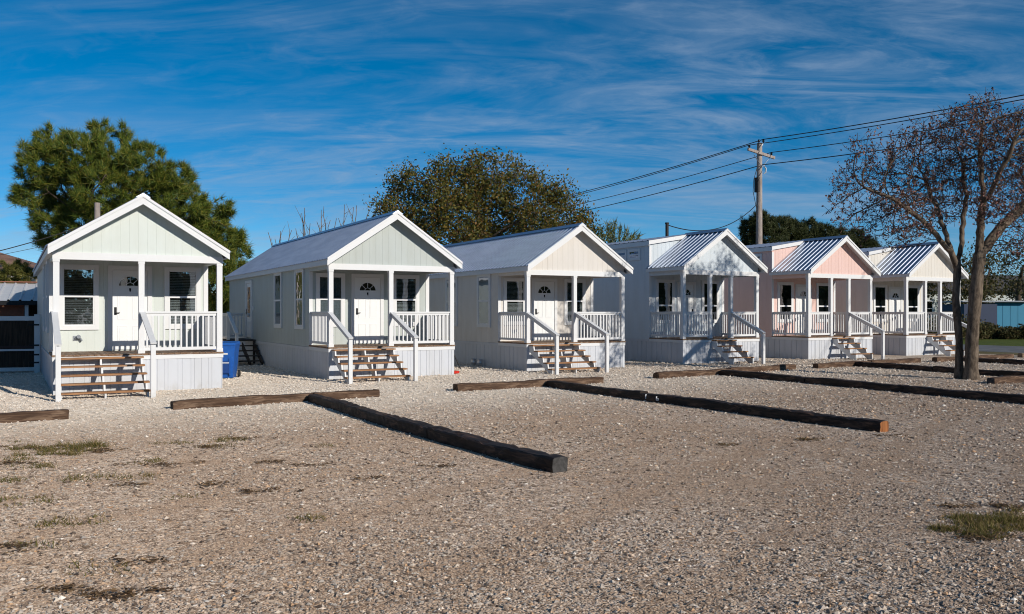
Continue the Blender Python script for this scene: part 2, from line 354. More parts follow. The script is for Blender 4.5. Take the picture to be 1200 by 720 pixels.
def sheet(name, x0, x1, y0, y1, z, m, label, cat):
    b = MB(); b.add([(x0, y0, z), (x1, y0, z), (x1, y1, z), (x0, y1, z)], [(0, 1, 2, 3)])
    return tag(b.build(name, m), label, cat, kind='structure')
def asphalt():
    t = NT('grey_asphalt'); n = t.noise(t.coord(), 1.2, 6, 0.6); n2 = t.noise(t.coord(), 90, 2, 0.5)
    t.base(t.mix(t.rng(n, 0.3, 0.7), (0.10, 0.10, 0.105), (0.17, 0.168, 0.165))); t.set(0.85, 0, 0.3); t.bump(n2, 0.3, 0.01); return t.m
def lawn_mat(name, a, b, c):
    t = NT(name); n = t.noise(t.coord(), 0.9, 6, 0.65); n2 = t.noise(t.coord(), 30, 4, 0.7)
    t.base(t.mix(t.rng(n2, 0.3, 0.7), t.mix(t.rng(n, 0.35, 0.65), a, b), c)); t.set(0.9, 0, 0.1); t.bump(n2, 0.8, 0.05); return t.m
sheet('road', 41.0, 49.0, -120, 400, 0.008, asphalt(), 'grey asphalt street running along the side of the lot', 'road')
sheet('verge', 38.6, 41.0, -120, 400, 0.004, lawn_mat('dry_verge_grass', (0.15, 0.115, 0.06), (0.24, 0.19, 0.11), (0.12, 0.11, 0.045)), 'dry brown grass verge beside the street', 'grass')
sheet('lawn', 49.0, 140, -120, 400, 0.012, lawn_mat('green_lawn_grass', (0.09, 0.12, 0.025), (0.15, 0.17, 0.04), (0.07, 0.09, 0.02)), 'green mown lawn across the street', 'lawn')

# ------------------------------------------------------------------ cabins
def siding(mb, F, length, zb, zt, sp=0.2, gw=0.011, gd=0.005, mi=0, off=0.0, jit=None):
    """grooved vertical panel: zb a number, zt a function of u"""
    us = [(0, 0)]; u = off if off > 0.03 else sp; k = 0
    while u < length - 0.03:
        us += [(u - gw / 2, 0), (u - gw / 4, -gd), (u + gw / 4, -gd), (u + gw / 2, 0)]
        u += sp if not jit else sp * jit[k % len(jit)]; k += 1
    us.append((length, 0))
    extra = getattr(zt, 'breaks', [])
    for e in extra:
        if all(abs(e - a[0]) > 0.03 for a in us): us.append((e, 0))
    us.sort(key=lambda a: a[0])
    vs = []
    for (a, d) in us: vs += [F.p(a, d, zb), F.p(a, d, max(zb, zt(a)))]
    fs = [(2 * i, 2 * i + 2, 2 * i + 3, 2 * i + 1) for i in range(len(us) - 1)]
    if F.u.cross(Vector((0, 0, 1))).dot(F.d) < 0: fs = [f[::-1] for f in fs]
    mb.add(vs, fs, mi)

def ribbed(mb, y0, y1, xe, ze, xr, zr, sp=0.25, h=0.030, mi=0, ph=0.06, cut=None):
    """ribbed sheet from eave (xe, ze) to ridge (xr, zr), ribs up the slope, spaced along y"""
    n = Vector((-(zr - ze), 0, xr - xe)); n = n if n.z > 0 else -n; n.normalize()
    prof = [(y0, 0)]; y = y0 + ph
    while y < y1 - 0.08:
        prof += [(y, 0), (y + 0.0165, h), (y + 0.048, h), (y + 0.068, 0)]
        y += sp
    prof.append((y1, 0))
    vs = []
    for (yy, d) in prof:
        vs += [Vector((xe, yy, ze)) + n * d, Vector((xr, yy, zr)) + n * d]
    fs = [(2 * i, 2 * i + 2, 2 * i + 3, 2 * i + 1) for i in range(len(prof) - 1)]
    if xr > xe: fs = [f[::-1] for f in fs]
    mb.add(vs, fs, mi)

def window(parent, F, u0, u1, z0, z1, trim=0.11, rail=None, blind=None, blind_to=0.0, sill=True):
    """sash window standing on a wall; the pane, the frame and the blind are its pieces"""
    b = MB()
    b.fbox(F, u0 - trim, u0, 0.0, 0.045, z0 - trim, z1 + trim); b.fbox(F, u1, u1 + trim, 0.0, 0.045, z0 - trim, z1 + trim)
    b.fbox(F, u0, u1, 0.0, 0.043, z1, z1 + trim); b.fbox(F, u0, u1, 0.0, 0.047, z0 - trim, z0)
    w = b.build('window', M['white'], parent)
    fr = MB(); zr = rail if rail else (z0 + z1) / 2; t = 0.028
    for (a0, a1, c0, c1, d) in ((u0, u1, zr - 0.03, zr + 0.03, 0.040),):
        fr.fbox(F, a0, a1, 0.004, d, c0, c1)
    fr.fbox(F, u0, u0 + t, 0.004, 0.036, z0, zr - 0.03); fr.fbox(F, u1 - t, u1, 0.004, 0.036, z0, zr - 0.03)
    fr.fbox(F, u0, u0 + t * .6, 0.004, 0.034, zr + 0.03, z1); fr.fbox(F, u1 - t * .6, u1, 0.004, 0.034, zr + 0.03, z1)
    fr.fbox(F, u0 + t, u1 - t, 0.004, 0.036, z0, z0 + t); fr.fbox(F, u0 + t, u1 - t, 0.004, 0.034, z1 - t * .7, z1)
    fr.build('frame', M['white'], w)
    bk = MB(); bk.fbox(F, u0 + .002, u1 - .002, 0.001, 0.003, z0 + .002, z1 - .002); bk.build('room_backing', M['backing'], w)
    if blind:
        bl = MB(); z = z1 - 0.05; lo = z0 + (z1 - z0) * blind_to
        if blind == 'curtain':
            n = 14; pts = [(u0 + .03 + (u1 - u0 - .06) * i / n, 0.010 + 0.005 * math.sin(i * 1.9)) for i in range(n + 1)]
            bl.add([F.p(a, d, q) for a, d in pts for q in (lo, z1 - .03)], [(2 * i, 2 * i + 2, 2 * i + 3, 2 * i + 1) for i in range(n)])
            bl.build('curtain', M['curtain'], w)
        else:
            while z > lo + 0.03:
                if abs(z - zr) > 0.055:
                    q = F.p
                    bl.add([q(u0 + .03, .006, z), q(u1 - .03, .006, z), q(u1 - .03, .017, z - .026), q(u0 + .03, .017, z - .026)], [(0, 1, 2, 3)])
                z -= 0.043
            bl.build('blind', M[blind], w)
    p = MB(); q = F.p
    for (c0, c1, d) in ((z0 + .01, zr - .02, .024), (zr + .02, z1 - .01, .028)):
        vs = [q(u0 + .01, d, c0), q(u1 - .01, d, c0), q(u1 - .01, d, c1), q(u0 + .01, d, c1)]
        f = (0, 1, 2, 3) if F.u.cross(Vector((0, 0, 1))).dot(F.d) > 0 else (3, 2, 1, 0)
        p.add(vs, [f])
    p.build('pane', M['glass'], w)
    return w

def entry_door(parent, F, u0, u1, z0, z1, fan=True, knocker=True, hinge_left=False):
    tr = 0.11; b = MB()
    b.fbox(F, u0 - tr, u0, 0, 0.05, z0, z1 + tr); b.fbox(F, u1, u1 + tr, 0, 0.05, z0, z1 + tr); b.fbox(F, u0, u1, 0, 0.048, z1, z1 + tr)
    b.build('door_frame', M['white'], parent)
    d = MB(); e = 0.004; d.fbox(F, u0 + e, u1 - e, 0.002, 0.022, z0 + .03, z1 - e)
    w = u1 - u0; cx = (u0 + u1) / 2
    def panel(a0, a1, c0, c1):   # moulding ring with a raised field
        r = 0.022
        d.fbox(F, a0, a1, .022, .031, c0, c0 + r); d.fbox(F, a0, a1, .022, .031, c1 - r, c1)
        d.fbox(F, a0, a0 + r, .022, .030, c0 + r, c1 - r); d.fbox(F, a1 - r, a1, .022, .030, c0 + r, c1 - r)
        d.fbox(F, a0 + r * 2, a1 - r * 2, .022, .027, c0 + r * 2, c1 - r * 2)
    h = z1 - z0; m = 0.12 * w / 0.84
    for (a0, a1) in ((u0 + m, cx - m * .45), (cx + m * .45, u1 - m)):
        panel(a0, a1, z0 + .14, z0 + .14 + h * .24); panel(a0, a1, z0 + h * .39, z0 + h * .72)
    dr = d.build('door', M['door'], parent)
    if fan:
        ra = w * 0.33; zc = z0 + h * 0.80; n = 14; q = F.p
        arc = [(cx + ra * math.cos(math.pi * i / n), zc + ra * .95 * math.sin(math.pi * i / n)) for i in range(n + 1)]
        bk = MB(); bk.add([q(a, .0235, c) for a, c in arc], [tuple(range(n + 1))]); bk.build('fanlight_backing', M['backing'], dr)
        g = MB(); g.add([q(a, .0265, c) for a, c in arc], [tuple(range(n + 1))]); g.build('fanlight', M['glass'], dr)
        mt = MB()
        for i in range(n):
            (a, c), (a2, c2) = arc[i], arc[i + 1]; mt.bar(q(a, .028, c), q(a2, .028, c2), .016, .022)
        mt.bar(q(cx - ra - .01, .028, zc), q(cx + ra + .01, .028, zc), .016, .022)
        for k in (1, 2, 3):
            an = math.pi * k / 4; mt.bar(q(cx + ra * .35 * math.cos(an), .029, zc + ra * .33 * math.sin(an)), q(cx + ra * math.cos(an), .029, zc + ra * .95 * math.sin(an)), .012, .014)
        for i in range(8):
            a1, a2 = math.pi * i / 8, math.pi * (i + 1) / 8
            mt.bar(q(cx + ra * .35 * math.cos(a1), .029, zc + ra * .33 * math.sin(a1)), q(cx + ra * .35 * math.cos(a2), .029, zc + ra * .33 * math.sin(a2)), .012, .012)
        mt.build('fanlight_grille', M['door'], dr)
    if knocker:
        k = MB(); k.fbox(F, cx - .022, cx + .022, .022, .034, z0 + h * .745, z0 + h * .775); k.tube([F.p(cx, .036, z0 + h * .74), F.p(cx, .05, z0 + h * .735)], [.018, .012], 8)
        k.build('door_viewer', M['dark_metal'], dr)
    hu = u1 - .07 if hinge_left else u0 + .07
    hb = MB(); hb.fbox(F, hu - .03, hu + .03, .022, .036, z0 + .93, z0 + 1.13); hb.tube([F.p(hu, .03, z0 + .98), F.p(hu, .075, z0 + .98)], .012, 8)
    hb.tube([F.p(hu, .07, z0 + .98), F.p(hu + (.1 if not hinge_left else -.1), .07, z0 + .985)], .011, 8); hb.build('handle', M['dark_metal'], dr)
    return dr

def railing(parent, a, b, zd, top=1.02, gap=0.135, posts=None):
    """rail with balusters between two deck points a and b (x, y)"""
    a, b = Vector((a[0], a[1], zd)), Vector((b[0], b[1], zd)); d = b - a; Ln = d.length; d.normalize()
    m = MB(); U = Vector((0, 0, 1))
    m.bar(a + U * (top - .02), b + U * (top - .02), .10, .04); m.bar(a + U * (top - .075), b + U * (top - .075), .04, .068)
    r = m.build('railing', M['white'], parent); m = MB(); m.bar(a + U * .10, b + U * .10, .045, .075); m.build('bottom_rail', M['white'], r)
    n = max(2, int(round(Ln / gap))); me = None
    for i in range(n):
        p = a + d * (Ln * (i + .5) / n)
        if me is None:
            t = MB(); t.box(-.02, .02, -.02, .02, .138, top - .11); o = t.build('baluster', M['white'], r); me = o.data
        else:
            o = bpy.data.objects.new('baluster', me); COL.objects.link(o); o.parent = r
        o.location = p; o.rotation_euler = (0, 0, random.uniform(-.06, .06) + math.atan2(d.y, d.x))
    return r

def stairs(parent, x0, x1, zd, n, run, rise, y_first, stringers, tread_m):
    s = MB(); st = empty('stairs', (0, 0, 0)); st.parent = parent
    for sx in stringers:
        poly = []; yb = 0.0
        # sawtooth board in the yz plane
        pts = [(0.0, zd - .05 - .22)]
        pts.append((0.0, zd - .06))
        y = y_first + .03; z = zd - .06 - 0.03
        for i in range(n):
            zt = zd - .06 - i * rise - .04
            pts.append((y_first + .26 - i * run if i else 0.0, zt)); pts.append((y_first + .02 - i * run, zt))
        last_y = y_first + .02 - (n - 1) * run
        pts.append((last_y, 0.0)); pts.append((last_y + .2, 0.0))
        clean = []
        for p in pts:
            if not clean or (abs(p[0] - clean[-1][0]) + abs(p[1] - clean[-1][1])) > 1e-4: clean.append(p)
        s.prism([(sx - .02, p[0], p[1]) for p in clean], (.04, 0, 0)); s.build('stringer', M['white'], st); s = MB()
    for i in range(n):
        zt = zd - .06 - i * rise
        t = MB(); xa = random.uniform(-.015, .015)
        t.box(x0 + xa, x1 + xa + random.uniform(-.01, .01), y_first - i * run, y_first + .125 - i * run, zt - .038, zt)
        t.box(x0 + xa, x1 + xa, y_first + .133 - i * run, y_first + .262 - i * run, zt - .038, zt)
        t.build('tread', tread_m, st)
    return st

def handrail(parent, x, zd, y_end, z_end, top=1.03):
    m = MB()
    a, b = Vector((x, .03, zd + top - .03)), Vector((x, y_end - .06, z_end + .02))
    m.bar(a, b, .13, .038); dn = Vector((0, 0, -.075)); m.bar(a + dn, b + dn + Vector((0, .12, 0.05)), .038, .11)
    h = m.build('handrail', M['white'], parent)
    p = MB(); p.box(x - .05, x + .05, y_end - .05, y_end + .05, 0, z_end - .015); p.build('rail_post', M['white'], h)
    return h

def post(parent, x, y, z0, z1, w=.13):
    b = MB(); b.box(x, x + w, y, y + w, z0, z1); b.box(x - .012, x + w + .012, y - .012, y + w + .012, z0, z0 + .09); b.box(x - .01, x + w + .01, y - .01, y + w + .01, z1 - .06, z1 - .002)
    return b.build('porch_post', M['white'], parent)

def roof_fn(zr, sl, c, br=True):
    f = lambda x: zr - sl * abs(x - c)
    class Fn:
        breaks = [c]
        def __call__(s, a): return f(a)
    return Fn()

def wall_tap(parent, F, u, z):
    b = MB(); q = F.p
    b.fbox(F, u - .10, u + .02, 0, .03, z - .05, z + .07); b.tube([q(u - .06, .03, z), q(u + .05, .09, z + .01), q(u + .1, .10, z - .06)], [.03, .028, .024], 8)
    b.tube([q(u + .02, .09, z + .05), q(u + .02, .13, z + .05)], [.05, .05], 8); b.build('wall_tap', M['grey_metal'], parent)

class Cst:
    def __init__(s, v): s.v = v; s.breaks = []
    def __call__(s, a): return s.v

def shell(root, wall_m, W, D, L, ZD, zwall):
    """walls below the roof, skirting and deck shared by both cabin types"""
    FF = Fr((0, D, 0), (1, 0, 0), (0, -1, 0)); FL = Fr((0, L, 0), (0, -1, 0), (-1, 0, 0)); FRt = Fr((W, D, 0), (0, 1, 0), (1, 0, 0)); FB = Fr((W, L, 0), (-1, 0, 0), (0, 1, 0))
    w = MB(); siding(w, FL, L - D, ZD - .06, Cst(zwall), .406, off=.2); w.build('side_wall', wall_m, root)
    w = MB(); siding(w, FRt, L - D, ZD - .06, Cst(zwall), .406); w.build('side_wall', wall_m, root)
    w = MB(); siding(w, FB, W, ZD - .06, Cst(zwall), .406); w.build('rear_wall', wall_m, root)
    pw = MB(); siding(pw, FF, W, ZD, Cst(zwall), .203); pw.build('porch_wall', wall_m, root)
    c = MB()   # white boards on the wall corners beside the porch
    c.box(W - .10, W + .018, D - .018, D + .07, ZD - .05, zwall - .1); c.build('corner_trim', M['white'], root); c = MB(); c.box(-.018, .09, D - .018, D + .002, ZD + .002, zwall - .1)
    c.build('corner_trim', M['white'], root)
    sk = MB(); jit = [1, .45, 1.35, .6, 1.2, .5, 1.0]; jit2 = [1, 1.15, .9]
    zs = ZD - .135
    siding(sk, Fr((0, 0, 0), (1, 0, 0), (0, -1, 0)), W, -.1, Cst(zs), .17, .016, .012, jit=jit); sk.build('skirting', M['skirt'], root); sk = MB()
    siding(sk, Fr((0, L, 0), (0, -1, 0), (-1, 0, 0)), L, -.1, Cst(zs), .30, .02, .014, jit=jit2); sk.build('skirting', M['skirt'], root); sk = MB()
    siding(sk, Fr((W, 0, 0), (0, 1, 0), (1, 0, 0)), L, -.1, Cst(zs), .30, .02, .014, jit=jit2); sk.build('skirting', M['skirt'], root); sk = MB()
    siding(sk, Fr((W, L, 0), (-1, 0, 0), (0, 1, 0)), W, -.1, Cst(zs), .30, .02, .014, jit=jit2)
    sk.build('skirting', M['skirt'], root)
    tb = MB(); t = .018
    tb.box(-t, W + t, -t, 0, zs - .01, ZD - .042); tb.box(-t, 0, 0.001, D, zs - .01, ZD - .042); tb.box(W, W + t, .001, D, zs - .01, ZD - .042)
    tb.build('deck_rim', M['white'], root)
    bd = MB(); bd.box(-.022, -.001, D + .001, L, zs - .02, ZD - .065); bd.build('skirt_band', M['skirt'], root); bd = MB(); bd.box(W + .001, W + .022, D + .001, L, zs - .02, ZD - .065); bd.build('skirt_band', M['skirt'], root)
    dk = MB(); n = int(W / .145); bw = (W + .06) / n
    for i in range(n): dk.box(-.03 + i * bw + .004, -.03 + (i + 1) * bw - .004, -.035, D - .002, ZD - .04 + random.uniform(-.002, .002), ZD + random.uniform(-.003, .003))
    dk.build('porch_deck', M['deck'], root)
    return FF, FL


class Pieces:
    """boards of the roof edge, each its own part"""
    def __init__(s, root): s.root = root
    def box(s, *a): m = MB(); m.box(*a); m.build('eave_board', M['white'], s.root)
    def prism(s, *a): m = MB(); m.prism(*a); m.build('rake_board', M['white'], s.root)
    def hexa(s, *a): m = MB(); m.hexa(*a); m.build('soffit', M['white'], s.root)

def cabin_small(loc, rz, wall_m, label, L=14.0, blinds=('blind_dark', 'blind'), side=True, win2_to=.0, W=3.95, zr=4.87, sl=.675, ov=.14):
    D, ZD, ZB = 1.95, .92, 3.15
    root = empty('cabin', loc, rz); tag(root, label, 'cabin', 'small cabins in a row')
    ZW = 3.42; FF, FL = shell(root, wall_m, W, D, L, ZD, ZW)
    c = W / 2; fy = -.30
    zf = lambda x: zr - sl * abs(x - c)
    # gable panels
    gb = MB(); top = roof_fn(zr - .05, sl, c); siding(gb, Fr((0, .04, 0), (1, 0, 0), (0, -1, 0)), W, ZB + .17, top, .203)
    gb.build('gable', wall_m, root); gb = MB(); siding(gb, Fr((W, L, 0), (-1, 0, 0), (0, 1, 0)), W, ZW, top, .406); gb.build('gable', wall_m, root)
    bm = MB(); bm.box(-.015, W + .015, -.012, .14, ZB, ZB + .17); bm.build('porch_beam', M['white'], root)
    sb = MB()
    for x in (0.0, W - .12): sb = MB(); sb.box(x, x + .12, .141, D - .003, ZB + .02, ZW - .01); sb.build('side_beam', wall_m, root)
    ce = MB(); ce.box(.121, W - .121, .142, D - .004, ZB + .12, ZB + .14); ce.build('porch_ceiling', M['ceiling'], root)
    # roof
    rf = MB(); xe = -ov
    ribbed(rf, fy - .02, L + .25, xe - .03, zf(xe - .03), c, zr); ribbed(rf, fy - .02, L + .25, W + ov + .03, zf(W + ov + .03), c, zr)
    for sgn in (-1, 1):
        rf.hexa([(c, fy - .02, zr - .03), (c + sgn * .16, fy - .02, zr + .045 - .16 * sl), (c + sgn * .16, L + .25, zr + .045 - .16 * sl), (c, L + .25, zr - .03),
                 (c, fy - .02, zr + .055), (c + sgn * .16, fy - .02, zr + .055 - .16 * sl), (c + sgn * .16, L + .25, zr + .055 - .16 * sl), (c, L + .25, zr + .055)])
    rfo = rf.build('roof', M['roof'], root)
    fa = Pieces(root); th = .19
    for sgn in (-1, 1):
        xo = c + sgn * (c + ov)
        for (ya, yb) in ((fy, fy + .03), (L + .2, L + .23)):
            fa.prism([(c, ya, zr - .012), (xo, ya, zf(xo) - .012), (xo, ya, zf(xo) - .012 - th), (c, ya, zr - .012 - th * 1.05)], (0, yb - ya, 0))
        # metal-edged drip strip along the rake
        fa.prism([(c, fy - .022, zr + .022), (xo, fy - .022, zf(xo) + .022), (xo, fy - .022, zf(xo) - .05), (c, fy - .022, zr - .05)], (0, .02, 0))
        # eave board and its soffit
        xi = c + sgn * c
        fa.box(min(xo, xo - sgn * .03), max(xo, xo - sgn * .03), fy + .031, L + .199, zf(xo) - .17, zf(xo) - .015)
        # sloping soffit under the front overhang
        fa.hexa([(c, fy + .031, zr - .075), (xo - sgn * .031, fy + .031, zf(xo) - .06), (xo - sgn * .031, .038, zf(xo) - .06), (c, .038, zr - .075),
                 (c, fy + .031, zr - .045), (xo - sgn * .031, fy + .031, zf(xo) - .03), (xo - sgn * .031, .038, zf(xo) - .03), (c, .038, zr - .045)])
        fa.box(min(xi, xo - sgn * .031), max(xi, xo - sgn * .031), .05, L + .199, zf(xo) - .165, zf(xo) - .15)
    for x in (0, 1.83, W - .13): post(root, x, 0, ZD, ZB)
    window(root, FF, .30, 1.0, 1.58, 3.02, rail=2.33, blind=blinds[0], blind_to=0)
    entry_door(root, FF, 1.43, 2.27, ZD, 3.02)
    window(root, FF, 2.80, 3.50, 1.58, 3.02, rail=2.33, blind=blinds[1], blind_to=win2_to)
    railing(root, (1.96, .065), (W - .13, .065), ZD); railing(root, (.065, .13), (.065, D - .02), ZD); railing(root, (W - .065, .13), (W - .065, D - .02), ZD)
    stairs(root, .06, 1.92, ZD, 5, .29, .178, -.30, (.10, .98, 1.86), M['tread'])
    handrail(root, .03, ZD, -1.78, 1.20); handrail(root, 1.92, ZD, -1.78, 1.20)
    wall_tap(root, FF, .62, 1.25)
    # windows and door down the left side
    for (ya, yb) in ((2.62, 3.42), (5.30, 6.10)): window(root, FL, L - yb, L - ya, 1.5, 3.2, rail=2.33, blind='curtain', blind_to=.49)
    return root, FL, L

def cabin_big(loc, rz, wall_m, label, L=11.0, pipe=False):
    W, D, ZD, ZB = 3.9, 1.97, .93, 3.35
    root = empty('cabin', loc, rz); tag(root, label, 'cabin', 'tall cabins with a gabled porch')
    ZW = 4.60; FF, FL = shell(root, wall_m, W, D, L, ZD, ZW)
    c = W / 2; zr, sl, ov, fy = 5.09, .675, .18, -.28
    zf = lambda x: zr - sl * abs(x - c)
    bzr, bsl = 5.07, .165; bz = lambda x: bzr - bsl * abs(x - c)
    gb = MB(); siding(gb, Fr((0, .04, 0), (1, 0, 0), (0, -1, 0)), W, ZB + .17, roof_fn(zr - .05, sl, c), .203); gb.build('gable', wall_m, root)
    fw = MB(); siding(fw, Fr((0, D, 0), (1, 0, 0), (0, -1, 0)), W, ZW, roof_fn(bzr - .05, bsl, c), .203); fw.build('upper_wall', wall_m, root); fw = MB()
    siding(fw, Fr((W, L, 0), (-1, 0, 0), (0, 1, 0)), W, ZW, roof_fn(bzr - .05, bsl, c), .203); fw.build('upper_wall', wall_m, root)
    bm = MB(); bm.box(-.015, W + .015, -.012, .14, ZB, ZB + .17); bm.build('porch_beam', M['white'], root)
    sb = MB()
    for x in (0.0, W - .12): sb = MB(); sb.box(x, x + .12, .141, D - .003, ZB + .0, ZB + .27); sb.build('side_beam', wall_m, root)
    ce = MB(); ce.box(.121, W - .121, .142, D - .004, ZB + .12, ZB + .14); ce.build('porch_ceiling', M['ceiling'], root)
    pr = MB(); xe = -ov
    ribbed(pr, fy - .02, D - .004, xe - .03, zf(xe - .03), c, zr); ribbed(pr, fy - .02, D - .004, W + ov + .03, zf(W + ov + .03), c, zr)
    for sgn in (-1, 1):
        pr.hexa([(c, fy - .02, zr - .03), (c + sgn * .16, fy - .02, zr + .045 - .16 * sl), (c + sgn * .16, D + .1, zr + .045 - .16 * sl), (c, D + .1, zr - .03),
                 (c, fy - .02, zr + .055), (c + sgn * .16, fy - .02, zr + .055 - .16 * sl), (c + sgn * .16, D + .1, zr + .055 - .16 * sl), (c, D + .1, zr + .055)])
    pr.build('porch_roof', M['roof'], root)
    br = MB(); bo = .10
    for sgn in (-1, 1):
        xo = c + sgn * (c + bo + .02)
        ribbed(br, D - .12, L + .12, xo, bz(xo) + .012, c, bzr + .012, sp=.3, h=.025)
    br.build('roof', M['roof'], root)
    fa = Pieces(root); th = .18
    for sgn in (-1, 1):
        xo = c + sgn * (c + ov); xi = c + sgn * c
        fa.prism([(c, fy, zr - .012), (xo, fy, zf(xo) - .012), (xo, fy, zf(xo) - .012 - th), (c, fy, zr - .012 - th * 1.05)], (0, .03, 0))
        fa.prism([(c, fy - .022, zr + .022), (xo, fy - .022, zf(xo) + .022), (xo, fy - .022, zf(xo) - .05), (c, fy - .022, zr - .05)], (0, .02, 0))
        fa.box(min(xo, xo - sgn * .03), max(xo, xo - sgn * .03), fy + .031, D - .005, zf(xo) - .15, zf(xo) - .015)
        fa.hexa([(c, fy + .031, zr - .075), (xo - sgn * .031, fy + .031, zf(xo) - .06), (xo - sgn * .031, .038, zf(xo) - .06), (c, .038, zr - .075),
                 (c, fy + .031, zr - .045), (xo - sgn * .031, fy + .031, zf(xo) - .03), (xo - sgn * .031, .038, zf(xo) - .03), (c, .038, zr - .045)])
        fa.box(min(xi, xo - sgn * .031), max(xi, xo - sgn * .031), .05, D - .006, zf(xo) - .145, zf(xo) - .13)
        # low roof: rake boards front and back, eave boards down the sides
        xb = c + sgn * (c + bo)
        for (ya, yb) in ((D - .10, D - .07), (L + .07, L + .10)):
            fa.prism([(c, ya, bzr + .004), (xb, ya, bz(xb) + .004), (xb, ya, bz(xb) - .15), (c, ya, bzr - .15)], (0, yb - ya, 0))
        fa.box(min(xb, xb - sgn * .03), max(xb, xb - sgn * .03), D - .069, L + .069, bz(xb) - .18, bz(xb) - .004)
        fa.box(min(xi, xb - sgn * .031), max(xi, xb - sgn * .031), D - .069, L + .069, bz(xb) - .175, bz(xb) - .16)
        fa.hexa([(c, D - .069, bzr - .14), (xb - sgn * .031, D - .069, bz(xb) - .14), (xb - sgn * .031, D - .003, bz(xb) - .14), (c, D - .003, bzr - .14),
                 (c, D - .069, bzr - .12), (xb - sgn * .031, D - .069, bz(xb) - .12), (xb - sgn * .031, D - .003, bz(xb) - .12), (c, D - .003, bzr - .12)])
    for x in (0, 1.32, 2.40, W - .13): post(root, x, 0, ZD, ZB)
    window(root, FF, .42, 1.14, 1.60, 3.12, rail=2.2); entry_door(root, FF, 1.50, 2.26, ZD, 3.04, hinge_left=True, knocker=False); window(root, FF, 2.80, 3.52, 1.60, 3.12, rail=2.2)
    railing(root, (.13, .065), (1.32, .065), ZD); railing(root, (2.53, .065), (W - .13, .065), ZD)
    railing(root, (.065, .13), (.065, D - .02), ZD); railing(root, (W - .065, .13), (W - .065, D - .02), ZD)
    stairs(root, 1.40, 2.46, ZD, 4, .30, .205, -.28, (1.44, 2.42), M['tread'])
    handrail(root, 2.47, ZD, -1.62, 1.14)
    tw = FL
    for (ya, yb) in ((2.62, 3.22), (3.5, 4.1)):
        window(root, FL, L - yb, L - ya, 4.10, 4.38, trim=.09, rail=None)
    if pipe:
        p = MB(); p.tube([(2.0, 3.3, 4.98), (2.0, 3.3, 5.62)], .07, 10); p.tube([(2.0, 3.3, 5.62), (2.0, 3.3, 5.68)], .085, 10); p.build('vent_pipe', M['pipe'], root)
    return root, FL, L

random.seed(5)
cabin_small((.48, 22.55, 0), rad(.9), M['mint'], 'pale mint cabin at the left end of the row, blinds in both porch windows', blinds=('blind_dark', 'blind'), W=3.79, zr=4.72, sl=.635, ov=.12)
h2, FL2, L2 = cabin_small((7.47, 24.0, 0), 0, M['sage'], 'grey green cabin with a side door landing, between the mint and the cream cabins', blinds=('curtain', 'blind'), win2_to=0.0)
cabin_small((14.17, 24.26, 0), 0, M['cream'], 'cream cabin with gabled metal roof, beside the pale blue cabin', blinds=('blind', 'blind'))
cabin_big((21.27, 24.87, 0), rad(.4), M['blue'], 'pale blue cabin with tree shadows on its gable and a black roof vent', pipe=True)
cabin_big((27.68, 24.65, 0), 0, M['pink'], 'pale pink cabin with white porch posts, fifth from the left')
cabin_big((34.03, 24.79, 0), 0, M['beige'], 'beige cabin farthest along the row, partly behind the bare twin-trunk tree')

# side door, landing and steps of the grey green cabin
ya, yb = 9.72, 10.62
entry_door(h2, FL2, L2 - yb, L2 - ya, .92, 3.05, fan=False, knocker=False)
gl = MB(); F = FL2; gl.fbox(F, L2 - yb + .22, L2 - ya - .22, .0225, .026, 1.75, 2.9); gl.build('door_light', M['backing'], h2)
gl = MB(); gl.fbox(F, L2 - yb + .22, L2 - ya - .22, .030, .032, 1.75, 2.9); gl.build('door_glass', M['glass'], h2)
ml = MB(); ml.fbox(F, L2 - ya + .22, L2 - ya + .32, .0, .05, 2.0, 2.16); ml.build('porch_light', M['white'], h2)
ld = MB(); ld.box(-1.05, -.03, 9.0, 11.1, .84, .90); ld.box(-1.05, -.97, 9.0, 9.08, 0, .84); ld.box(-1.05, -.97, 11.02, 11.1, 0, .84); ld.box(-.12, -.04, 9.0, 9.08, 0, .84)
ld.build('side_landing', M['darkstep'], h2)
st = MB()
for sx in (-1.0, -.52, -.08): st.hexa([(sx - .02, 9.0, .55), (sx + .02, 9.0, .55), (sx + .02, 7.75, 0), (sx - .02, 7.75, 0), (sx - .02, 9.0, .80), (sx + .02, 9.0, .80), (sx + .02, 7.6, .12), (sx - .02, 7.6, .12)])
sto = st.build('side_steps', M['darkstep'], h2)
for i in range(4):
    t = MB(); t.box(-1.06, -.03, 8.68 - i * .3, 8.96 - i * .3, .70 - i * .175 - .04, .70 - i * .175); t.build('tread', M['darkstep'], sto)
railing(h2, (-1.02, 9.05), (-1.02, 11.05), .90, top=1.0); railing(h2, (-1.0, 11.07), (-.05, 11.07), .90, top=1.0)
sr = MB(); sr.bar((-1.02, 9.03, 1.87), (-1.02, 7.55, 1.12), .04, .13); sr.bar((-1.02, 9.03, 1.93), (-1.02, 7.5, 1.16), .12, .035); sro = sr.build('side_handrail', M['white'], h2)
sp = MB(); sp.box(-1.07, -.97, 7.5, 7.6, 0, 1.13); sp.box(-1.07, -.97, 9.0, 9.1, .9, 1.9); sp.build('rail_post', M['white'], sro)

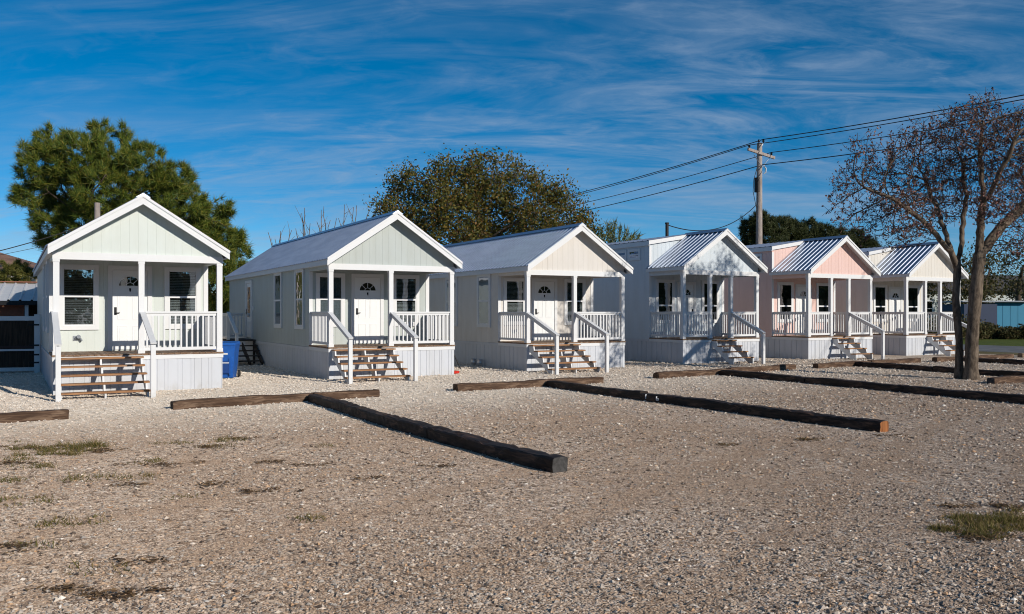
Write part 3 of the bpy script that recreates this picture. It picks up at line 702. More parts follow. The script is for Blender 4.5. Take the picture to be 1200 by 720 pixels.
# ------------------------------------------------------------------ parking timbers
TIES = 'parking timbers lying on the gravel'
def tie(x0, y0, x1, y1, label, m='tie', w=.225, h=.195, end=None, seed=0, z=-.02):
    rg = random.Random(seed); a, b = Vector((x0, y0, 0)), Vector((x1, y1, 0)); d = b - a; Ln = d.length; ang = math.atan2(d.y, d.x)
    n = 30; prof = [(-.5, .03), (-.51, .5), (-.49, .88), (-.41, .99), (0, 1.01), (.41, .99), (.49, .88), (.51, .5), (.5, .03), (.44, 0), (-.44, 0)]
    ph = [rg.uniform(0, 6) for _ in range(6)]; vs = []; k = len(prof)
    for i in range(n + 1):
        s = -Ln / 2 + Ln * i / n
        bow = .022 * math.sin(s * .9 + ph[0]) + .008 * math.sin(s * 3.1 + ph[2]); sag = .010 * math.sin(s * 2.1 + ph[1]) + .006 * math.sin(s * 5.3 + ph[3])
        for (py, pz) in prof:
            e = 1 if 0 < i < n else .97
            vs.append((s + (rg.uniform(-.008, .008) if i in (0, n) else 0), py * w * e + bow + rg.uniform(-.005, .005), pz * h * e + (sag if pz > .5 else 0) + rg.uniform(-.004, .004) - (rg.uniform(.006, .03) if rg.random() < .12 and pz > .85 else 0)))
    fs = [(i * k + j, (i + 1) * k + j, (i + 1) * k + (j + 1) % k, i * k + (j + 1) % k) for i in range(n) for j in range(k)]
    fs = [f[::-1] for f in fs]
    mb = MB(); mb.add(vs, fs, 0); mb.add(vs[:k], [tuple(range(k))], 1); mb.add(vs[-k:], [tuple(range(k))[::-1]], 1)
    o = mb.build('timber', [M[m], M[end or m]]); o.location = ((x0 + x1) / 2, (y0 + y1) / 2, z); o.rotation_euler = (rg.uniform(-.02, .02), rg.uniform(-.003, .003), ang)
    tag(o, label, 'timber', TIES); return o
def run(pts, labels, **kw):
    for i in range(len(pts) - 1):
        (x0, y0), (x1, y1) = pts[i], pts[i + 1]; d = Vector((x1 - x0, y1 - y0)).normalized() * .012
        k = dict(kw)
        if 'ends' in k:
            e = k.pop('ends'); k['end'] = e if i == len(pts) - 2 else None
        tie(x0 + d.x, y0 + d.y, x1 - d.x, y1 - d.y, labels[i], seed=int(abs(x0 * 37 + y0 * 11)), **k)
tie(-2.3, 17.12, .61, 17.40, 'short dark timber at the left edge in front of the mint cabin steps', 'tie_worn', seed=3)
run([(2.44, 18.08), (5.34, 18.36), (6.93, 18.56)], ['brown timber in front of the mint cabin, left of the long black row', 'brown timber end stretching toward the grey green cabin steps'], m='tie_worn')
run([(5.28, 18.16), (5.30, 15.0), (5.33, 11.95), (5.54, 8.66)], ['black timber of the nearest row, end by the brown cross timber', 'middle black timber of the nearest row', 'nearest black timber, its grey cut end facing the open gravel'], m='tie_black', ends='tie_grey')
run([(9.0, 18.84), (11.75, 19.06), (13.55, 19.20)], ['brown timber in front of the cream cabin, left of the numbered row', 'brown timber stub right below the cream cabin steps'], m='tie_worn')
run([(11.68, 18.86), (11.70, 14.95), (11.76, 11.98), (11.92, 9.06)], ['dark timber with white painted number 16 on its side', 'middle dark timber of the second row', 'dark timber whose orange cut end faces the open gravel'], m='tie_black', ends='tie_end')
run([(15.83, 19.68), (19.05, 20.12), (22.5, 20.70)], ['pale worn timber between the cream and the blue cabin', 'brown timber in front of the blue cabin steps'], m='tie_worn')
run([(18.46, 19.82), (18.4, 16.4), (18.28, 13.3), (18.12, 10.0)], ['dark timber of the third row next to the brown cross timber', 'middle dark timber of the third row', 'dark timber of the third row nearest the right edge'], m='tie_black')
run([(23.49, 20.62), (26.6, 20.9), (29.79, 21.17)], ['brown timber in front of the blue and the pink cabin', 'brown timber before the pink cabin steps'], m='tie_worn')
run([(25.7, 20.72), (25.6, 17.6), (25.45, 14.6), (25.3, 11.6)], ['dark timber of the fourth row beside the brown cross timber', 'dark timber passing behind the twin-trunk tree', 'dark timber of the fourth row right of the twin trunk'], m='tie_black')
run([(30.56, 21.05), (33.5, 21.2), (36.2, 21.35)], ['brown timber left of the twin trunk before the beige cabin', 'timber stub behind the twin trunk'], m='tie_worn')
run([(31.95, 20.9), (31.8, 17.9), (31.6, 14.9)], ['far dark timber of the fifth row right of the trunk', 'dark timber of the fifth row at the right edge'], m='tie_black')
tie(36.9, 21.4, 39.9, 21.5, 'pale weathered timber farthest off beside the street verge', 'tie_tan', seed=71)
tie(40.1, 21.1, 42.5, 21.2, 'dark timber stub at the edge of the street', 'tie_worn', seed=73)
tie(22.45, 13.78, 25.2, 13.75, 'brown timber right of the twin trunk, its dark end toward the trunk', 'tie_worn', seed=75, end='tie_grey')
# white number on the side of one timber
nb = MB(); X = 11.68 - .120
for (y0, y1, z0, z1) in ((14.72, 14.735, .055, .15), (14.36, 14.372, .05, .135), (14.31, 14.36, .05, .062), (14.31, 14.36, .087, .098), (14.302, 14.312, .055, .095)): nb.box(X - .008, X + .02, y0, y1, z0, z1)
numbered = [o for o in bpy.data.objects if o.get('label', '').startswith('dark timber with white')][0]
no = nb.build('painted_number', M['white'], numbered); no.matrix_parent_inverse = Matrix.Translation(numbered.location) @ numbered.rotation_euler.to_matrix().to_4x4()
no.matrix_parent_inverse = no.matrix_parent_inverse.inverted()

# ------------------------------------------------------------------ wheelie bin and small things by the cabins
M['bin'] = simple('blue_bin_plastic', (0.012, 0.10, 0.40), 0.42, var=0.10)
M['bin_dark'] = simple('dark_blue_bin_plastic', (0.008, 0.05, 0.22), 0.45)
M['black_rubber'] = simple('black_rubber', (0.015, 0.015, 0.015), 0.8)
bn = empty('wheelie_bin', (5.02, 25.98, 0), rad(-22)); tag(bn, 'blue wheeled rubbish bin behind the mint cabin porch', 'bin')
b = MB()
def taper(mb, x0, x1, y0, y1, z0, z1, k, mi=0):
    cx, cy = (x0 + x1) / 2, (y0 + y1) / 2; f = lambda x, y: (cx + (x - cx) * k, cy + (y - cy) * k)
    lo = [f(x0, y0), f(x1, y0), f(x1, y1), f(x0, y1)]; hi = [(x0, y0), (x1, y0), (x1, y1), (x0, y1)]
    mb.hexa([(*p, z0) for p in lo] + [(*p, z1) for p in hi], mi)
taper(b, -.29, .29, -.34, .34, .03, .80, .80); taper(b, -.315, .315, -.365, .365, .80, .98, .93)
for x in (-.16, .16): b.box(x - .02, x + .02, -.345, -.29, .10, .60)
b.build('body', M['bin'], bn)
r2 = MB(); r2.box(-.15, .15, -.352, -.325, .16, .52); r2.build('front_recess', M['bin_dark'], bn)
mk = MB(); mk.box(-.17, .10, -.352, -.33, .70, .745); mk.box(-.14, .14, -.358, -.354, .45, .475); mk.build('white_mark', M['white'], bn)
ld = MB(); ld.hexa([(-.33, -.39, .98), (.33, -.39, .98), (.33, .38, .99), (-.33, .38, .99), (-.31, -.36, 1.03), (.31, -.36, 1.03), (.31, .36, 1.07), (-.31, .36, 1.07)]); ld.build('lid', M['bin'], bn)
hd = MB(); hd.tube([(-.27, .42, .97), (.27, .42, .97)], .018, 8)
for x in (-.27, .27): hd.tube([(x, .34, .95), (x, .43, .97)], .02, 8)
hd.build('handle', M['bin'], bn)
for x in (-.30, .30):
    wmb = MB(); wmb.tube([(x - .03, .30, .11), (x + .03, .30, .11)], .11, 18); wmb.build('wheel', M['black_rubber'], bn)
M['red'] = simple('red_plastic', (0.55, 0.03, 0.015), 0.45)
t = MB(); t.box(-.16, .16, -.09, .09, .02, .035)
for (x0, x1, y0, y1) in ((-.17, .17, -.10, -.085), (-.17, .17, .085, .10), (-.17, -.155, -.085, .085), (.155, .17, -.085, .085)): t.box(x0, x1, y0, y1, .02, .13)
o = t.build('plastic_tray', M['red']); o.location = (11.60, 24.3, 0); o.rotation_euler = (0, 0, .4); o.scale = (.7, .7, .7); tag(o, 'small red plastic tray by the corner of the grey green cabin', 'tray')
M['tan'] = simple('tan_fitting', (0.42, 0.33, 0.20), 0.5)
hk = empty('water_hookup', (12.2, 26.2, 0)); tag(hk, 'tan standpipe tap with a slanting black hose between two cabins', 'water tap')
t = MB(); t.tube([(0, 0, 0), (0, 0, 1.05)], .022, 8); t.build('standpipe', M['grey_metal'], hk)
t = MB(); t.tube([(-.22, 0, 1.08), (.10, 0, 1.10)], .04, 10); t.tube([(.10, 0, 1.10), (.24, -.02, 1.03)], [.045, .05], 10); t.tube([(-.05, 0, 1.1), (-.05, 0, 1.17)], .02, 8); t.build('tap_head', M['tan'], hk)
t = MB(); t.tube([(.0, -.02, 1.03), (.04, -.04, .82), (.25, -.12, .42), (.43, -.2, .0)], .022, 8); t.build('hose', M['cable'], hk)
M['tin'] = simple('silver_tin', (0.55, 0.57, 0.60), 0.35, 0.8)
for i, (x, y, lb) in enumerate(((13.98, 27.75, 'silver tin can against the cream cabin skirting, farther from its steps'), (13.98, 27.25, 'silver tin can against the cream cabin skirting, nearer to its steps'))):
    t = MB(); n = 16; pr = [(.085, 0), (.095, .02), (.095, .12), (.098, .125), (.095, .13), (.097, .24), (.102, .25), (.094, .25), (.09, .03), (0.001, .03)]
    vs = [(r * math.cos(6.2832 * k / n), r * math.sin(6.2832 * k / n), z) for r, z in pr for k in range(n)]
    fs = [(j * n + k, j * n + (k + 1) % n, (j + 1) * n + (k + 1) % n, (j + 1) * n + k) for j in range(len(pr) - 1) for k in range(n)]
    t.add(vs, fs, 0, True); o = t.build('tin_can', M['tin']); o.location = (x, y, 0); tag(o, lb, 'can', 'tin cans by the skirting')

# ------------------------------------------------------------------ left side: gate, shed, neighbour house
M['plank_dark'] = wood('dark_gate_planks', (0.02, 0.014, 0.01), (0.07, 0.045, 0.03), 0.8, 2)
M['rail_dark'] = simple('dark_brown_rail', (0.04, 0.02, 0.015), 0.7)
gt = empty('plank_gate', (.30, 31.3, 0), rad(172)); tag(gt, 'dark plank gate in a white frame beside the mint cabin', 'gate')
fm = MB()
for x in (.0, 2.9): fm.box(x, x + .16, -.05, .05, 0, 1.86)
fm.box(.16, 2.9, -.03, .03, 1.66, 1.80); fm.box(.16, 2.9, -.03, .03, .06, .17); fm.box(.16, 2.9, .02, .05, .70, .76)
fm.build('gate_frame', M['white'], gt)
pk = MB()
for i in range(18): pk.box(.17 + i * .152, .17 + i * .152 + .147, -.016 + random.uniform(-.003, .003), .012, .18, 1.655)
pk.build('planks', M['plank_dark'], gt)
rl = MB(); rl.box(.16, 2.9, .013, .06, .78, .86); rl.build('cross_rail', M['rail_dark'], gt)
hg = MB()
for z in (.3, .55, .85, 1.5): hg.box(.02, .30, .05, .065, z, z + .05)
hg.build('hinge', M['dark_metal'], gt)

M['shed_roof'] = simple('pale_ribbed_shed_sheet', (0.62, 0.63, 0.64), 0.5, 0.2, var=0.06)
M['rust'] = simple('rust_brown_ridge', (0.22, 0.08, 0.045), 0.7)
sh = empty('storage_shed', (-3.6, 37.6, 0), rad(-4)); tag(sh, 'low dark shed with a pale ribbed metal roof behind the gate', 'shed')
b = MB(); b.box(-5, 4.6, .9, 5.6, 0, 2.42); b.box(-5, -4.85, 0.1, .9, 0, 2.42); b.box(4.45, 4.6, .1, .9, 0, 2.42); b.build('wall', M['plank_dark'], sh)
for x in (-4.8, -1.7, 1.4, 3.45, 4.4):
    p = MB(); p.box(x, x + .12, .10, .22, 0, 2.40); p.build('post', M['white'], sh)
rf = MB(); us = []
n = 26; prof = []
for i in range(n + 1):
    x = -5.2 + 10.0 * i / n; prof += [(x, 0), (x + .03, .05), (x + .07, .05), (x + .10, 0)] if i < n else [(x, 0)]
vs = []
for (x, d) in prof: vs += [(x, -.05, 2.36 + d), (x, 2.9, 3.10 + d)]
rf.add(vs, [(2 * i, 2 * i + 2, 2 * i + 3, 2 * i + 1) for i in range(len(prof) - 1)])
vs = []
for (x, d) in prof: vs += [(x, 2.9, 3.10 + d), (x, 5.9, 2.36 + d)]
rf.add(vs, [(2 * i, 2 * i + 2, 2 * i + 3, 2 * i + 1) for i in range(len(prof) - 1)]); rfo = rf.build('roof', M['shed_roof'], sh)
rc = MB(); rc.box(-5.2, 4.82, 2.78, 3.02, 3.14, 3.18); rc.build('ridge_cap', M['rust'], rfo)
fb = MB(); fb.box(-5.2, 4.8, -.06, -.03, 2.20, 2.36); fb.build('fascia', M['dark_metal'], sh)
bx = MB(); bx.box(2.2, 3.4, .5, .88, 1.7, 2.3); bx.build('wooden_shutter', M['rust'], sh)

M['tile'] = simple('brown_roof_tiles', (0.22, 0.125, 0.085), 0.8, var=0.3, scale=3)
M['yellow_wall'] = simple('pale_yellow_render', (0.52, 0.46, 0.34), 0.8)
nh = empty('neighbour_house', (-6.4, 72, 0), rad(-15)); tag(nh, 'pale yellow house with brown tiled hip roof at the far left edge', 'house')
b = MB(); b.box(-8, 7, 0, 9, 0, 5.0); b.build('wall', M['yellow_wall'], nh)
r = MB(); v = [(-8.7, -.7, 5.0), (7.7, -.7, 5.0), (7.7, 9.7, 5.0), (-8.7, 9.7, 5.0), (-4, 4.5, 6.6), (3, 4.5, 6.6)]
r.add(v, [(0, 1, 5, 4), (1, 2, 5), (2, 3, 4, 5), (3, 0, 4), (3, 2, 1, 0)]); r.build('roof', M['tile'], nh)
for x in (-6, -2.5, 1, 4.5): window(nh, Fr((x, 0, 0), (1, 0, 0), (0, -1, 0)), 0, 1.2, 3.0, 4.4, trim=.1)

# ------------------------------------------------------------------ trees
rng = np.random.default_rng(11)
def blob_points(blobs, n, F, depth=1.0, jitter=0.0, shell=0.0):
    """points inside a set of crown lobes (u, v, r) seen at distance F; each lobe is a ball with its own depth"""
    w = np.array([b[2] ** 2.2 for b in blobs]); w /= w.sum(); out = []
    offs = [b[3] if len(b) > 3 else rng.uniform(-1, 1) * jitter for b in blobs]
    for i in rng.choice(len(blobs), n, p=w):
        u, v, r = blobs[i][:3]; c = at(u, v, F + offs[i]); rr = r * F / 1008
        d = rng.normal(size=3); d /= np.linalg.norm(d); q = rr * (rng.uniform(shell ** 2.2, 1) ** (1 / 2.2))
        out.append(np.array(c) + d * q * np.array([1, depth, 1]))
    return np.array(out)

def colonize(att, trunk, D, di, dk, iters=260, up=0.05, seed=1):
    g = np.random.default_rng(seed)
    P = [np.array(p, float) for p in trunk]; par = [i - 1 for i in range(len(trunk))]
    att = att.copy(); best = np.full(len(att), 1e9); bi = np.zeros(len(att), int)
    def upd(i0):
        nonlocal best, bi
        Q = np.array(P[i0:])
        for s in range(0, len(Q), 400):
            d = np.linalg.norm(att[:, None, :] - Q[None, s:s + 400, :], axis=2); k = d.argmin(1); m = d[np.arange(len(att)), k]
            b = m < best; best[b] = m[b]; bi[b] = k[b] + i0 + s
    upd(0)
    for it in range(iters):
        if len(att) == 0: break
        near = best < di
        if not near.any(): break
        i0 = len(P); acc = {}
        for a, i in zip(att[near], bi[near]):
            v = a - P[i]; v /= np.linalg.norm(v) + 1e-9; acc.setdefault(int(i), np.zeros(3)); acc[int(i)] += v
        new = 0
        for i, v in acc.items():
            nrm = np.linalg.norm(v)
            if nrm < 1e-3: continue
            v = v / nrm + g.normal(size=3) * .14 + np.array([0, 0, up]); v /= np.linalg.norm(v); q = P[i] + v * D
            P.append(q); par.append(i); new += 1
        if not new or len(P) > 9000: break
        upd(i0); keep = best > dk; att, best, bi = att[keep], best[keep], bi[keep]
    return np.array(P), np.array(par)

def tree_radii(P, par, tip, rmax, e=2.3):
    n = len(P); r = np.zeros(n); ch = [[] for _ in range(n)]
    for i in range(n):
        if par[i] >= 0: ch[par[i]].append(i)
    for i in range(n - 1, -1, -1):
        r[i] = tip if not ch[i] else sum(r[c] ** e for c in ch[i]) ** (1 / e)
    return r * 1.0 if rmax is None else np.minimum(np.where(r > 3 * tip, r * (rmax / r.max()) ** (np.log(r / tip) / np.log(r.max() / tip)), r), rmax), ch

def wood_mesh(P, par, r, ch, lo=0.0, hi=9e9):
    mb = MB(); starts = [i for i in range(len(P)) if par[i] < 0]
    stack = [(s, None) for s in starts]
    while stack:
        i, base = stack.pop(); pts, rs = ([P[base]], [min(r[base], r[i] * 1.25)]) if base is not None else ([], [])
        while True:
            pts.append(P[i]); rs.append(r[i])
            c = sorted(ch[i], key=lambda k: -r[k])
            if not c: break
            for k in c[1:]: stack.append((k, i))
            i = c[0]
        if len(pts) < 2: continue
        keep = [k for k in range(len(pts)) if lo <= rs[k] < hi]
        if len(keep) < 2: continue
        k0 = max(0, keep[0] - 1); sub, sr = pts[k0:keep[-1] + 1], rs[k0:keep[-1] + 1]
        m = max(sr); sd = 12 if m > .1 else 7 if m > .035 else 4 if m > .012 else 3
        mb.tube([Vector(p) for p in sub], sr, sd, cap=False)
    return mb

def quads(C, size, asp=0.6, normal_bias=None, var=0.4, g=rng):
    """leaf faces at points C"""
    n = len(C); a = g.normal(size=(n, 3)); a /= np.linalg.norm(a, axis=1)[:, None]
    b = g.normal(size=(n, 3)); b -= a * (a * b).sum(1)[:, None]; b /= np.linalg.norm(b, axis=1)[:, None]
    s = size * (1 + g.uniform(-var, var, n))[:, None]; a = a * s; b = b * s * asp
    V = np.stack([C - a * .5, C + b * .5, C + a * .6, C - b * .5], 1).reshape(-1, 3); F = np.arange(4 * n).reshape(n, 4); return V, F

def tufts(C, dirs, n, ln, wd, spread, g=rng):
    """needle rosettes: n thin blades at each point"""
    m = len(C); C = np.repeat(C, n, 0); d = np.repeat(dirs, n, 0) + g.normal(size=(m * n, 3)) * spread; d /= np.linalg.norm(d, axis=1)[:, None]
    L = ln * g.uniform(.65, 1.15, m * n)[:, None]; s = np.cross(d, g.normal(size=(m * n, 3))); s /= np.linalg.norm(s, axis=1)[:, None]; s *= wd
    C = C + g.normal(size=C.shape) * ln * .12
    V = np.stack([C - s, C + s, C + d * L], 1).reshape(-1, 3); F = np.arange(3 * m * n).reshape(-1, 3); return V, F

def tips(P, par, r, ch, rmax, every=1):
    idx = [i for i in range(len(P)) if r[i] <= rmax and par[i] >= 0]; idx = idx[::every]
    d = np.array([P[i] - P[par[i]] for i in idx]); d /= np.linalg.norm(d, axis=1)[:, None] + 1e-9
    return P[idx], d

def path(pts, D):
    out = [np.array(pts[0], float)]
    for a, b in zip(pts[:-1], pts[1:]):
        a, b = np.array(a, float), np.array(b, float); n = max(1, int(np.linalg.norm(b - a) / D))
        out += [a + (b - a) * k / n for k in range(1, n + 1)]
    return out

def root_at(name, base, label, cat, group=None):
    e = empty(name, base); tag(e, label, cat, group); return e
def local(A, e): return A - np.array(e.location)

# --- pine behind the mint cabin
def pine(name, blobs, F, base, fork, label, n_att, mat, D=.38, di=2.4, dk=.62, blades=34, ln=.24, wd=.007, rmax=.24, group=None, seed=3, every=1, spread=.75, clump=.07):
    e = root_at(name, base, label, 'tree', group); b = np.array(base)
    att = blob_points([(b_[0], b_[1], b_[2] * .9) for b_ in blobs], n_att, F, jitter=2.2, shell=.55)
    P, par = colonize(att, path([base, fork], D), D, di, dk, seed=seed, up=.02)
    r, ch = tree_radii(P, par, .012, rmax, 2.1)
    wood_mesh(P - b, par, r, ch).build('trunk', M['bark_dark'], e)
    C, d = tips(P, par, r, ch, .026, every); d = d + np.array([0, 0, .35])
    far = att - att.mean(0); far /= np.linalg.norm(far, axis=1)[:, None] + 1e-9
    sel = rng.random(len(att)) < .28; ca, fa_ = att[sel], far[sel]
    ca = np.repeat(ca, 4, 0) + rng.normal(size=(len(ca) * 4, 3)) * clump; fa_ = np.repeat(fa_, 4, 0)
    C = np.concatenate([C, ca]); d = np.concatenate([d, fa_ * .5 + np.array([0, 0, .55]) + rng.normal(size=ca.shape) * .45])
    V, Fq = tufts(C, d, blades, ln, wd, spread); mesh_np('crown', V - b, Fq, mat, e)
    return e
pb = [(95, 185, 40), (62, 172, 24), (130, 178, 38), (45, 195, 30), (165, 200, 36), (75, 225, 40), (120, 225, 42), (32, 230, 16), (20, 228, 12), (60, 262, 26), (95, 262, 34), (150, 250, 34), (185, 230, 36), (205, 215, 26),
      (215, 245, 34), (240, 262, 30), (258, 245, 18), (265, 280, 26), (245, 300, 28), (285, 292, 14), (200, 275, 32), (262, 315, 26), (255, 345, 22), (225, 310, 28), (275, 345, 16), (258, 372, 16), (170, 290, 30), (55, 285, 14)]
pine('pine_tree', pb, 48, tuple(at(118, 367, 48).xy) + (0,), tuple(at(112, 262, 48)), 'big spreading green pine behind the mint cabin', 3600, M['needle'], blades=30, ln=.46, wd=.017, dk=.5)

# --- oak behind the grey green and cream cabins
def oak(name, blobs, F, base, fork, label, n_att, mat, leaf=.13, per=9, D=.4, di=2.6, dk=.6, rmax=.28, tip=.01, scat=.22, bark_m='bark_dark', group=None, seed=5, cat='tree', jitter=1.5):
    e = root_at(name, base, label, cat, group); b = np.array(base)
    att = blob_points([(b_[0], b_[1], b_[2] * .84) for b_ in blobs], n_att, F, jitter=jitter, shell=.4)
    P, par = colonize(att, path([base, fork], D), D, di, dk, seed=seed)
    r, ch = tree_radii(P, par, tip, rmax, 2.15)
    wood_mesh(P - b, par, r, ch).build('trunk', M[bark_m], e)
    C, _ = tips(P, par, r, ch, tip * 2.4); C = np.concatenate([C[::3], att[rng.random(len(att)) < .26]])
    C = np.repeat(C, per, 0) + rng.normal(size=(len(C) * per, 3)) * scat
    V, Fq = quads(C, leaf); mesh_np('crown', V - b, Fq, mat, e); return e
ob = [(472, 228, 20), (458, 205, 12), (478, 205, 14), (462, 250, 24), (447, 238, 12), (495, 260, 36), (505, 225, 26), (520, 200, 20), (553, 195, 20), (558, 186, 14), (478, 202, 11), (575, 190, 14), (545, 220, 34), (535, 255, 42), (580, 225, 30), (605, 205, 20), (597, 190, 10), (590, 260, 44),
      (625, 215, 18), (640, 235, 26), (655, 222, 16), (668, 240, 18), (635, 265, 36), (670, 262, 22), (690, 262, 14), (697, 275, 10), (450, 270, 16), (560, 285, 40)]
oak('oak_tree', ob, 54, tuple(at(565, 367, 54).xy) + (0,), tuple(at(562, 300, 54)), 'broad olive and orange autumn oak rising behind two cabin roofs', 3000, M['oak_leaf'], per=44, leaf=.155, scat=.29, dk=.5)

# --- dark pines behind the pink cabin
for i, (bl, F, bu, lb) in enumerate((([(893, 262, 16), (875, 268, 10), (915, 268, 16), (900, 280, 22), (880, 285, 14)], 74, 895, 'dark round-topped pine directly behind the utility pole'),
                                  ([(930, 272, 16), (950, 270, 15), (945, 285, 20), (968, 278, 14)], 78, 947, 'dark bushy pine right of the utility pole behind the pink roof'),
                                  ([(985, 280, 14), (1003, 278, 12), (995, 292, 18), (1018, 290, 12), (1025, 300, 12)], 82, 1000, 'low dark pine showing through the bare tree branches'))):
    pine('dark_pine', bl, F, tuple(at(bu, 367, F).xy) + (0,), tuple(at(bu, 305, F)), lb, 1500, M['needle_dark'], D=.45, di=3.2, dk=.7, blades=18, ln=.42, wd=.022, rmax=.22, group='dark pines behind the cabins', seed=20 + i, spread=.9)

# --- bare twin-trunk tree on the gravel
def bare_tree():
    base = np.array([23.25, 15.2, 0.0]); e = root_at('bare_tree', tuple(base), 'bare tree with two trunks and withered brown leaves on the gravel', 'tree')
    F = 25.0
    bl = [(1000, 215, 26), (985, 240, 18), (1015, 180, 22), (1040, 205, 30), (1030, 250, 30), (995, 258, 18), (1060, 175, 26), (1075, 215, 34), (1090, 160, 26), (1110, 190, 34), (1065, 255, 30), (1135, 150, 34), (1150, 126, 18), (1125, 138, 18), (1165, 160, 36),
          (1140, 200, 40), (1185, 190, 40), (1180, 144, 22), (1205, 160, 34), (1110, 235, 36), (1215, 220, 40), (1175, 240, 36), (1240, 190, 36), (1255, 240, 36), (1225, 270, 30), (1050, 285, 18), (1195, 285, 26), (1020, 275, 16), (1280, 215, 30), (1265, 275, 26), (1236, 122, 22), (1278, 100, 22), (1305, 100, 28), (1335, 108, 28), (1262, 120, 32), (1300, 140, 34), (1235, 150, 32), (1275, 165, 32), (1320, 175, 30), (1330, 130, 26)]  # out-of-view right lobes added to throw dapples on the blue cabin gable
    att = blob_points([(b_[0], b_[1], b_[2] * .84) for b_ in bl], 11500, F, depth=1.3, jitter=2.0)
    L1 = path([at(1124, 446, 24.9).xy.to_3d() - Vector((0, 0, .1)), at(1124, 400, 24.9), at(1120, 350, 24.9), at(1122, 315, 24.9), at(1114, 294, 24.7)], .16)
    R1 = path([at(1138, 446, 24.6).xy.to_3d() - Vector((0, 0, .1)), at(1139, 400, 24.6), at(1143, 350, 24.5), at(1147, 310, 24.5), at(1148, 285, 24.6)], .16)
    tr = L1 + R1
    # grow from both trunks together
    g = .16
    P, par = None, None
    def colonize2():
        pts = tr; pr = [i - 1 for i in range(len(L1))] + [-1] + [len(L1) + i for i in range(len(R1) - 1)]
        return pts, pr
    pts, pr = colonize2()
    def limb(start, via):   # a main limb leaving the trunk node nearest to its start
        s0 = np.array(at(*start)); k = int(np.argmin([np.linalg.norm(np.array(p) - s0) for p in pts]))
        q = path([pts[k]] + [at(*w) for w in via], .15)[1:]; last = k
        for p in q: pts.append(p + rng.normal(size=3) * .018); pr.append(last); last = len(pts) - 1
    limb((1122, 318, 24.9), [(1128, 275, 25.2), (1132, 230, 25.4), (1126, 185, 25.6)])
    limb((1114, 294, 24.7), [(1085, 262, 24.4), (1052, 236, 24.2), (1020, 222, 24.0)])
    limb((1114, 294, 24.7), [(1100, 250, 25.2), (1082, 205, 25.6)])
    limb((1148, 285, 24.6), [(1152, 235, 24.4), (1148, 180, 24.3), (1152, 140, 24.3)])
    limb((1147, 300, 24.5), [(1172, 268, 24.8), (1200, 240, 25.2), (1235, 215, 25.5)])
    limb((1150, 245, 24.5), [(1172, 205, 23.8), (1190, 165, 23.4)])
    P, par = grow(att, pts, pr, D=.15, di=1.2, dk=.21, iters=300, up=.03, seed=8, wob=.24)
    r, ch = tree_radii(P, par, .0066, .175, 2.0)
    n1 = len(L1) + len(R1)
    for i in range(len(L1)):   # trunk flare
        pass
    for k, base_i in ((len(L1), 0), (len(R1), len(L1))):
        for i in range(base_i, base_i + k):
            z = P[i][2]; r[i] *= (.84 if base_i == 0 else .98) * (1 + .5 * math.exp(-max(z, 0) / .2)) * (1 + .05 * math.sin(z * 4.3 + base_i) + .03 * math.sin(z * 11.0))
    wood_mesh(P - base, par, r, ch, lo=.016).build('trunk', M['bark_grey'], e)
    wood_mesh(P - base, par, r, ch, hi=.016).build('twigs', M['bark_dark'], e)
    # short side shoots on every fine branch, ending in withered leaves
    th = [i for i in range(len(P)) if r[i] < .02 and par[i] >= 0]; mb = MB(); ends = []; gg = np.random.default_rng(4)
    for i in th:
        ax = P[i] - P[par[i]]; ax /= np.linalg.norm(ax) + 1e-9
        for _ in range(2 if gg.random() < .75 else 1):
            dv = ax * .7 + gg.normal(size=3) * .75 + np.array([0, 0, .25]); dv /= np.linalg.norm(dv); L_ = gg.uniform(.12, .38); mid = P[i] + dv * L_ * .5 + gg.normal(size=3) * .025; en = P[i] + dv * L_ + np.array([0, 0, .03])
            mb.tube([Vector(P[i] - base), Vector(mid - base), Vector(en - base)], [.0075, .006, .0045], 3, cap=False); ends.append(en); ends.append(mid)
    mb.build('shoots', M['bark_dark'], e)
    print('BARE', len(P), len(ends))
    C = np.array(ends); C = C[rng.random(len(C)) < .6]
    C = np.repeat(C, 3, 0) + rng.normal(size=(len(C) * 3, 3)) * .04
    V, Fq = quads(C, .064, .65); mesh_np('withered_leaves', V - base, Fq, M['seed'], e)

def grow(att, pts, pr, D, di, dk, iters, up, seed, wob):
    g = np.random.default_rng(seed); P = [np.array(p, float) for p in pts]; par = list(pr)
    best = np.full(len(att), 1e9); bi = np.zeros(len(att), int)
    def upd(i0):
        Q = np.array(P[i0:])
        for s in range(0, len(Q), 300):
            d = np.linalg.norm(att[:, None, :] - Q[None, s:s + 300, :], axis=2); k = d.argmin(1); m = d[np.arange(len(att)), k]
            b = m < best; best[b] = m[b]; bi[b] = k[b] + i0 + s
    upd(0)
    for it in range(iters):
        if len(att) == 0: break
        near = best < (di if it > 30 else 4.0)
        if not near.any(): break
        i0 = len(P); acc = {}
        for a, i in zip(att[near], bi[near]):
            v = a - P[i]; v = v / (np.linalg.norm(v) + 1e-9); i = int(i)
            acc[i] = acc.get(i, 0) + v
        for i, v in acc.items():
            nr = np.linalg.norm(v)
            if nr < 1e-3: continue
            old = P[i] - P[par[i]] if par[i] >= 0 else np.array([0, 0, D])
            v = v / nr + old / (np.linalg.norm(old) + 1e-9) * .55 + g.normal(size=3) * wob + np.array([0, 0, up]); v /= np.linalg.norm(v); P.append(P[i] + v * D); par.append(i)
        if len(P) == i0 or len(P) > 26000: break
        upd(i0); keep = best > dk; att, best, bi = att[keep], best[keep], bi[keep]
    return np.array(P), np.array(par)
bare_tree()

